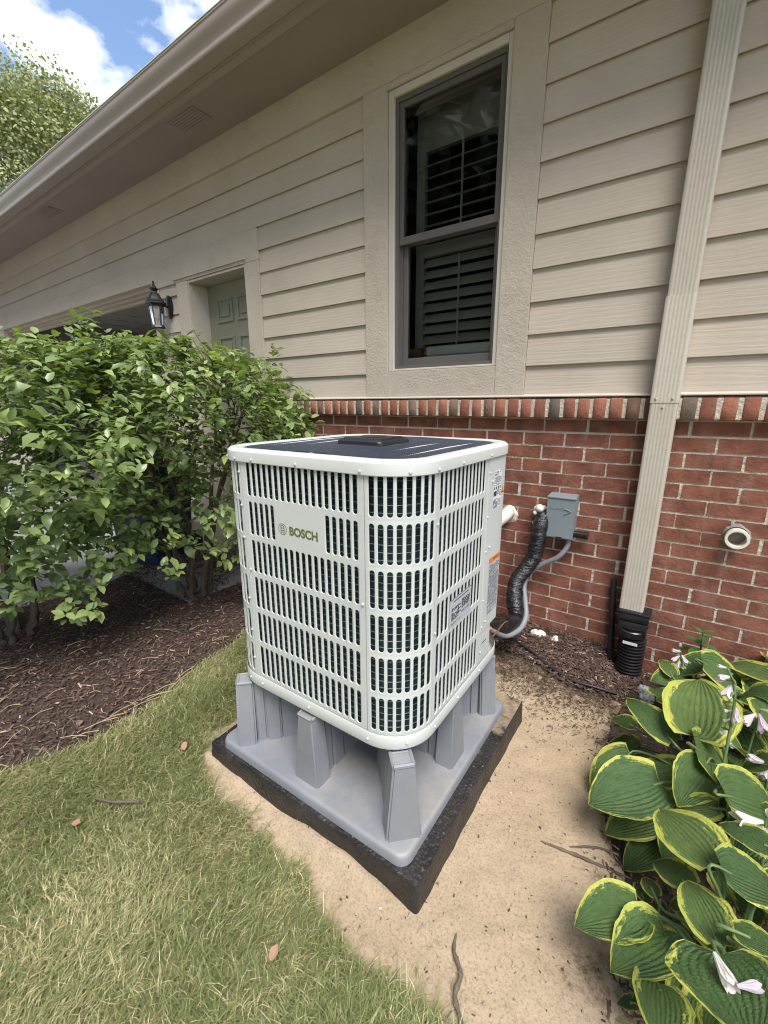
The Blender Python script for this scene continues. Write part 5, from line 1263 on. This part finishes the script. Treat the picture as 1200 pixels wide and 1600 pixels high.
b = MB(); b.tube(bez([(-.315, -1.545, .004), (-.302, -1.585, .010), (-.270, -1.615, .012), (-.262, -1.66, .014), (-.225, -1.70, .010), (-.18, -1.80, .004)], 6), [.001 + .0046 * abs(math.sin(PI * i / 30)) ** .6 * (1 + .25 * math.sin(i * 1.7)) for i in range(31)], 8)
tag(b.build('root', M['root'], None, 60), 'grey bark root surfacing where the grass meets the sand', 'root')
b = MB(); b.tube(bez([(-.215, -1.19, .004), (-.17, -1.185, .006), (-.11, -1.175, .008), (-.05, -1.165, .004), (.02, -1.15, .0)], 6), [.0012 + .0036 * abs(math.sin(PI * i / 24)) ** .6 * (1 + .3 * math.sin(i * 1.9)) for i in range(25)], 8)
b.tube(bez([(-.14, -1.16, .003), (-.08, -1.12, .006), (-.02, -1.10, .002)], 5), .0035, 6)
tag(b.build('root', M['root'], None, 60), 'dark forked root half buried in the sand by the hostas', 'root')
def lump(name, x, y, z, s, mat, lab, cat, seed):
    q = random.Random(seed); b = MB()
    for k in range(4):
        p = Vector((q.uniform(-.5, .5) * s, q.uniform(-.5, .5) * s, q.uniform(.1, .6) * s)); rr2 = s * q.uniform(.35, .6)
        vs = []; prof = []
        for i in range(6): prof.append((rr2 * math.sin(PI * i / 5) * q.uniform(.8, 1.15), -rr2 * math.cos(PI * i / 5)))
        b.lathe(prof, p, 9, cap=False, ph=q.random())
    b.v = [(a + q.uniform(-1, 1) * s * .07, c + q.uniform(-1, 1) * s * .07, d + q.uniform(-1, 1) * s * .07) for a, c, d in b.v]
    tag(b.build(name, M[mat], None, 30, (x, y, z)), lab, cat)
lump('foam_chunk', -.560, -.085, .048, .042, 'foam', 'larger white foam chunk on the mulch at the foot of the brick wall', 'foam', 2)
lump('foam_chunk', -.470, -.082, .045, .026, 'foam', 'smaller white foam chunk on the mulch nearer the drain pipe', 'foam', 5)
lump('stone', -.03, -.20, -.03, .05, 'stone', 'pale stone between the drain pipe and the hosta leaves', 'stone', 8)

# ------------------------------------------------------------------ hostas
def hosta_mesh(seed):
    r = random.Random(seed); nu, nv = 16, 14; V = []; UV = []; cup = r.uniform(.10, .24); droop = r.uniform(.06, .22); wav = r.uniform(.012, .032); asym = r.uniform(-.1, .1); fold = r.uniform(.06, .16)
    for i in range(nu + 1):
        u = (i / nu) ** 1.35
        w_ = .5 * math.sin(PI * u ** .70) ** .70 if 0 < u < 1 else 0.0
        for j in range(nv + 1):
            s = -1 + 2 * j / nv; x = u - .17 * (abs(s) ** 1.7) * (1 - u) ** 2.6 * min(1, u / .05)
            y = w_ * s * (1 + asym * s) * (1 + .022 * math.sin(23 * u + 4 * s + seed) * abs(s) ** 3 + r.uniform(-.02, .02) * abs(s) ** 4)
            z = fold * abs(s) * w_ + cup * (s * s) * w_ - droop * u ** 2.2 + wav * math.sin(9 * u + 2.2 * s + seed) * abs(s) ** 2 + .012 * math.sin(abs(s) * 16) * w_ * (1 - u)
            V.append((x, y, z)); UV.append((u, j / nv))
    F = np.array([[i * (nv + 1) + j, (i + 1) * (nv + 1) + j, (i + 1) * (nv + 1) + j + 1, i * (nv + 1) + j + 1] for i in range(nu) for j in range(nv)])
    me = npmesh('leaf', np.array(V), F, M['hosta'], None, True); ul = me.uv_layers.new(name='UVMap')
    vi = np.zeros(len(me.loops), np.int32); me.loops.foreach_get('vertex_index', vi); ul.data.foreach_set('uv', np.array(UV, np.float32)[vi].ravel())
    return me
HM = [hosta_mesh(s) for s in range(14)]
HL = [
    ((0.119,-0.857,0.300),(0.121,-0.566,0.340),0.207),
    ((0.064,-0.853,0.260),(-0.066,-0.759,0.300),0.098),
    ((-0.040,-0.687,0.140),(-0.112,-0.667,0.135),0.062),
    ((0.048,-0.988,0.200),(-0.095,-1.133,0.175),0.168),
    ((-0.035,-0.855,0.150),(-0.127,-0.947,0.065),0.114),
    ((-0.015,-0.706,0.080),(-0.115,-0.708,0.045),0.087),
    ((0.118,-0.906,0.300),(0.234,-0.838,0.190),0.180),
    ((0.151,-0.913,0.270),(0.099,-1.059,0.245),0.128),
    ((0.176,-1.047,0.250),(0.093,-1.062,0.210),0.075),
    ((0.179,-1.066,0.310),(0.326,-0.943,0.240),0.168),
    ((0.170,-0.245,0.260),(0.048,-0.294,0.180),0.094),
    ((0.137,-0.353,0.290),(0.290,-0.285,0.200),0.157),
    ((0.346,-0.303,0.270),(0.239,-0.168,0.245),0.140),
    ((0.346,-0.516,0.320),(0.245,-0.457,0.260),0.110),
    ((0.033,-0.544,0.200),(-0.007,-0.454,0.190),0.081),
    ((0.053,-0.358,0.200),(0.002,-0.308,0.230),0.064),
    ((0.201,-0.790,0.280),(0.269,-0.717,0.220),0.096),
    ((0.277,-0.922,0.340),(0.228,-0.876,0.275),0.076),
    ((0.153,-1.286,0.300),(0.055,-1.155,0.270),0.138),
    ((0.081,-1.003,0.130),(-0.054,-1.089,0.055),0.116),
    ((0.075,-1.054,0.080),(-0.001,-1.134,0.015),0.089),
    ((0.127,-1.289,0.220),(0.055,-1.238,0.195),0.074),
    ((0.165,-1.318,0.330),(0.272,-1.254,0.285),0.108),
    ((0.039,-1.373,0.170),(-0.060,-1.473,0.180),0.116),
    ((0.095,-1.379,0.150),(0.020,-1.504,0.185),0.124),
    ((0.165,-1.427,0.270),(0.115,-1.320,0.275),0.096),
    ((0.150,-1.524,0.360),(0.174,-1.640,0.400),0.157),
    ((0.088,-1.473,0.150),(0.095,-1.583,0.195),0.101),
    ((0.141,-1.420,0.120),(0.147,-1.526,0.145),0.091),
    ((0.179,-1.498,0.200),(0.175,-1.506,0.110),0.073),
    ((0.182,-1.438,0.330),(0.247,-1.436,0.340),0.048),
    ((0.235,-1.252,0.240),(0.235,-1.254,0.165),0.062),
    ((0.266,-1.179,0.310),(0.174,-1.159,0.310),0.064),
    ((0.196,-1.432,0.300),(0.263,-1.400,0.250),0.074),
    ((0.070,-1.285,0.140),(0.041,-1.244,0.135),0.041),
    ((0.052,-1.278,0.100),(0.031,-1.230,0.095),0.042),
    ((0.071,-1.288,0.100),(0.055,-1.250,0.075),0.038),
    ((0.122,-1.299,0.170),(0.096,-1.286,0.140),0.036),
    ((0.147,-1.279,0.120),(0.103,-1.257,0.070),0.059),
    ((0.065,-1.467,0.060),(0.028,-1.487,0.050),0.027),
    ((0.294,-0.552,0.200),(0.323,-0.408,0.195),0.122),
    ((0.297,-0.619,0.150),(0.247,-0.519,0.180),0.095),
    ((0.096,-0.812,0.140),(0.043,-0.754,0.115),0.069),
    ((0.254,-0.987,0.250),(0.280,-1.122,0.280),0.113),
    ((0.233,-1.097,0.180),(0.285,-1.004,0.205),0.089),
    ((0.243,-1.284,0.250),(0.302,-1.226,0.175),0.090),
    ((0.235,-1.442,0.220),(0.276,-1.414,0.120),0.092),
    ((0.109,-1.023,0.100),(0.083,-1.117,0.110),0.081),
    ((0.311,-0.539,0.300),(0.338,-0.709,0.310),0.144),
    ((0.140,-0.525,0.160),(0.198,-0.408,0.165),0.105),
    ((0.385,-0.129,0.250),(0.489,0.026,0.145),0.173),
]
crowns = [(.20, -.30), (.21, -.84), (.20, -1.36)]
labs = ['yellow edged hosta clump growing against the brick wall', 'large yellow edged hosta with the tall flower stalk', 'yellow edged hosta at the edge of the sand, in front']
plants = []
for c_, l_ in zip(crowns, labs):
    e = empty('hosta', (*c_, -.03)); tag(e, l_, 'hosta', 'hostas beside the sand'); plants.append((e, c_, MB()))
rh = random.Random(12)
for c_, n_ in zip(crowns, (24, 24, 22)):      # lower leaves that fill the clumps
    for k in range(n_):
        a = k * 2.39996; R_ = rh.uniform(.05, .17); z = rh.uniform(.04, .20); l = rh.uniform(.09, .15)
        b0 = (c_[0] + .06 + R_ * math.cos(a), c_[1] + R_ * .9 * math.sin(a), z); HL.append((b0, (b0[0] + l * math.cos(a), b0[1] + l * math.sin(a), z - rh.uniform(.0, .05)), l * .82))
    if c_[1] > -.5:
        for k in range(12):
            b0 = (.12 + .035 * k, -.30 + .05 * math.sin(k * 2.2), .17 + .05 * math.sin(k * 1.3)); a = rh.uniform(-2.6, 1.2); l = rh.uniform(.13, .18)
            HL.append((b0, (b0[0] + l * math.cos(a), min(b0[1] + l * math.sin(a), -.06), b0[2] + rh.uniform(-.03, .02)), l * .8))
for (B_, T_, w_) in HL:
    B_, T_ = Vector(B_), Vector(T_)
    k = 0 if B_.y > -.58 else (1 if B_.y > -1.10 else 2); e, c_, st_ = plants[k]
    X = (T_ - B_); L = X.length; X.normalize(); toc = (Vector(CAM) - B_).normalized()
    Nn = (toc * .42 + Vector((0, 0, .62)) + Vector((rh.uniform(-.12, .12), rh.uniform(-.12, .12), 0)))
    Y = Nn.cross(X).normalized(); Z = X.cross(Y)
    o = link('leaf', rh.choice(HM), e); m = Matrix((X * L * 1.08, Y * w_ * 1.0, Z * L)).transposed().to_4x4(); m.translation = B_ - Vector((*c_, -.03)); o.matrix_basis = m
    b_ = B_ - Vector((*c_, -.03)); st_.tube(bez([(rh.uniform(-.03, .03), rh.uniform(-.03, .03), .0), b_ * .45 + Vector((0, 0, .10)), b_ - X * .03 + Vector((0, 0, -.004)), b_ + X * .02], 4), [.006 - .00025 * i for i in range(13)], 6)
for e, c_, st_ in plants:
    if not st_.v: st_.tube([(0, 0, 0), (0, 0, .05)], .005, 6)
    o = st_.build('leaf_stalks', M['stemgreen'], e, 60)
# flowers: six narrow petals flaring from a tube
def flower_mesh(open_=1.0, seed=0):
    b = MB(); r = random.Random(seed); n = 6; rings = []
    for k in range(n):
        a = 2 * PI * k / n; A = Vector((0, math.cos(a), math.sin(a))); Bt = Vector((0, -math.sin(a), math.cos(a)))
        pts = []
        for u, rad, w_ in ((0, .05, .04), (.35, .10, .10), (.65, .16 + .08 * open_, .17), (.85, .24 + .20 * open_, .14), (1.0, .30 + .34 * open_, .01)):
            for s in (-1, 1): pts.append(Vector((u, 0, 0)) + A * rad + Bt * w_ * s)
        b.add(pts, [(2 * i, 2 * i + 1, 2 * i + 3, 2 * i + 2) for i in range(4)])
    return b.mesh('flower', M['petal'], 60)
FM = [flower_mesh(1.0, 1), flower_mesh(.35, 2), flower_mesh(-.25, 3)]
def scape(e, c_, pts, fl, nb=0, r0=.0055):
    o0 = Vector((*c_, -.03)); path = bez([Vector(p) - o0 for p in pts], 7); b = MB(); b.tube(path, [r0 * (1 - .6 * i / (len(path) - 1)) for i in range(len(path))], 8); o = b.build('flower_stalk', M['stemgreen'], e, 60)
    for i in range(nb):
        p = path[int(len(path) * (.42 + .5 * i / nb))]; a = i * 2.4; d = Vector((math.cos(a), math.sin(a), -.2)).normalized()
        q = MB(); q.tube([p, p + d * .012, p + d * .024 + Vector((0, 0, -.003))], [.0018, .004, .001], 6); q.build('seed_pod', M['stemgreen'], e, 60)
    for (p, d, s, k) in fl:
        f = link('flower', FM[k], e); d = Vector(d).normalized(); y = d.orthogonal().normalized(); z = d.cross(y); m = Matrix((d * s, y * s, z * s)).transposed().to_4x4(); m.translation = Vector(p) - o0; f.matrix_basis = m
e, c_, _ = plants[1]
scape(e, c_, [(.19, -.93, .02), (.184, -.95, .16), (.188, -.87, .40), (.182, -.85, .49), (.160, -.83, .535)], [
    ((.172, -.835, .515), (-.7, -.35, -.15), .034, 2), ((.165, -.835, .505), (-.9, -.3, -.35), .030, 2), ((.176, -.84, .498), (-.25, -.55, -.75), .046, 1), ((.158, -.83, .535), (-.6, -.2, .1), .022, 2),
    ((.186, -.85, .42), (-.8, -.4, -.2), .020, 2), ((.186, -.855, .395), (-.7, -.3, -.5), .018, 2), ((.186, -.86, .36), (-.7, -.3, -.6), .022, 2), ((.19, -.88, .45), (.1, -.6, -.7), .040, 2), ((.188, -.90, .27), (-.6, -.4, -.5), .034, 2), ((.188, -.86, .33), (.7, -.2, -.7), .024, 2)], 12)
scape(e, c_, [(.25, -.72, .02), (.262, -.71, .2), (.27, -.70, .36)], [((.262, -.70, .345), (-.6, -.5, -.5), .046, 2), ((.268, -.70, .350), (.3, -.6, -.6), .055, 1), ((.258, -.70, .325), (-.5, -.4, -.8), .03, 2), ((.27, -.70, .365), (.5, -.3, .2), .03, 2)], 3)
scape(e, c_, [(.28, -.88, .05), (.285, -.89, .2), (.28, -.90, .33)], [((.275, -.90, .325), (-.9, -.1, .1), .045, 2), ((.277, -.90, .315), (-.3, -.6, -.5), .032, 1)], 2)
e, c_, _ = plants[2]
scape(e, c_, [(.27, -1.2, .02), (.262, -1.14, .2), (.253, -1.11, .33)], [((.250, -1.11, .315), (-.85, -.35, -.1), .060, 1), ((.252, -1.112, .305), (.2, -.65, -.45), .055, 1), ((.248, -1.115, .300), (-.6, -.6, -.6), .036, 2), ((.256, -1.11, .33), (-.1, -.2, .6), .028, 2), ((.25, -1.13, .28), (.2, -.7, -.8), .034, 2)], 3)
scape(e, c_, [(.25, -1.44, .02), (.245, -1.45, .2), (.262, -1.40, .42)], [((.247, -1.33, .30), (.2, -.6, -.3), .03, 2)], 4)
scape(e, c_, [(.085, -1.30, .0), (.083, -1.31, .08), (.078, -1.30, .155)], [], 0)
e, c_, _ = plants[0]
scape(e, c_, [(.10, -.33, .05), (.078, -.31, .18), (.064, -.30, .29)], [((.066, -.30, .285), (-.8, -.3, .0), .034, 2), ((.070, -.30, .270), (.5, -.5, -.5), .040, 1), ((.064, -.30, .265), (-.6, -.4, -.6), .036, 2), ((.068, -.30, .25), (-.1, -.5, -.8), .036, 2), ((.07, -.30, .24), (.4, -.5, -.7), .030, 2)], 4)
# fallen blooms on the big front leaf
for p, d, s, k, lab in (((.140, -1.548, .388), (.45, -.85, .05), .050, 2, 'pale fallen hosta petal lying along the fold of the big front leaf'), ((.166, -1.588, .398), (.80, .45, .15), .034, 2, 'short lilac fallen bloom on the big front leaf, tip up')):
    f = link('fallen_flower', FM[k]); d = Vector(d).normalized(); y = d.orthogonal().normalized(); z = d.cross(y); m = Matrix((d * s, y * s, z * s)).transposed().to_4x4(); m.translation = Vector(p); f.matrix_basis = m; tag(f, lab, 'flower')
# young weed with pointed leaves by the wall
wd_ = empty('weed', (.135, -.11, -.03)); tag(wd_, 'leafy green weed with pointed leaves against the brick wall', 'weed')
b = MB(); b.tube(bez([(0, 0, 0), (.005, 0, .15), (0, -.01, .345)], 6), .0035, 6); b.build('stem', M['stemgreen'], wd_, 60)
wl = [npmesh('leaf', LT * np.array([1, .85, 1]), LTRI, M['weedleaf'])]
for i in range(11):
    a = i * 2.4; z = .345 - .012 * i; l = .045 + .006 * i; x = Vector((math.cos(a), math.sin(a), .35 - .05 * i)).normalized(); n_ = Vector((0, 0, 1)); y = n_.cross(x).normalized(); z_ = x.cross(y)
    o = link('leaf', wl[0], wd_); m = Matrix((x * l, y * l * .62, z_ * l)).transposed().to_4x4(); m.translation = Vector((0, -.008, z)); o.matrix_basis = m
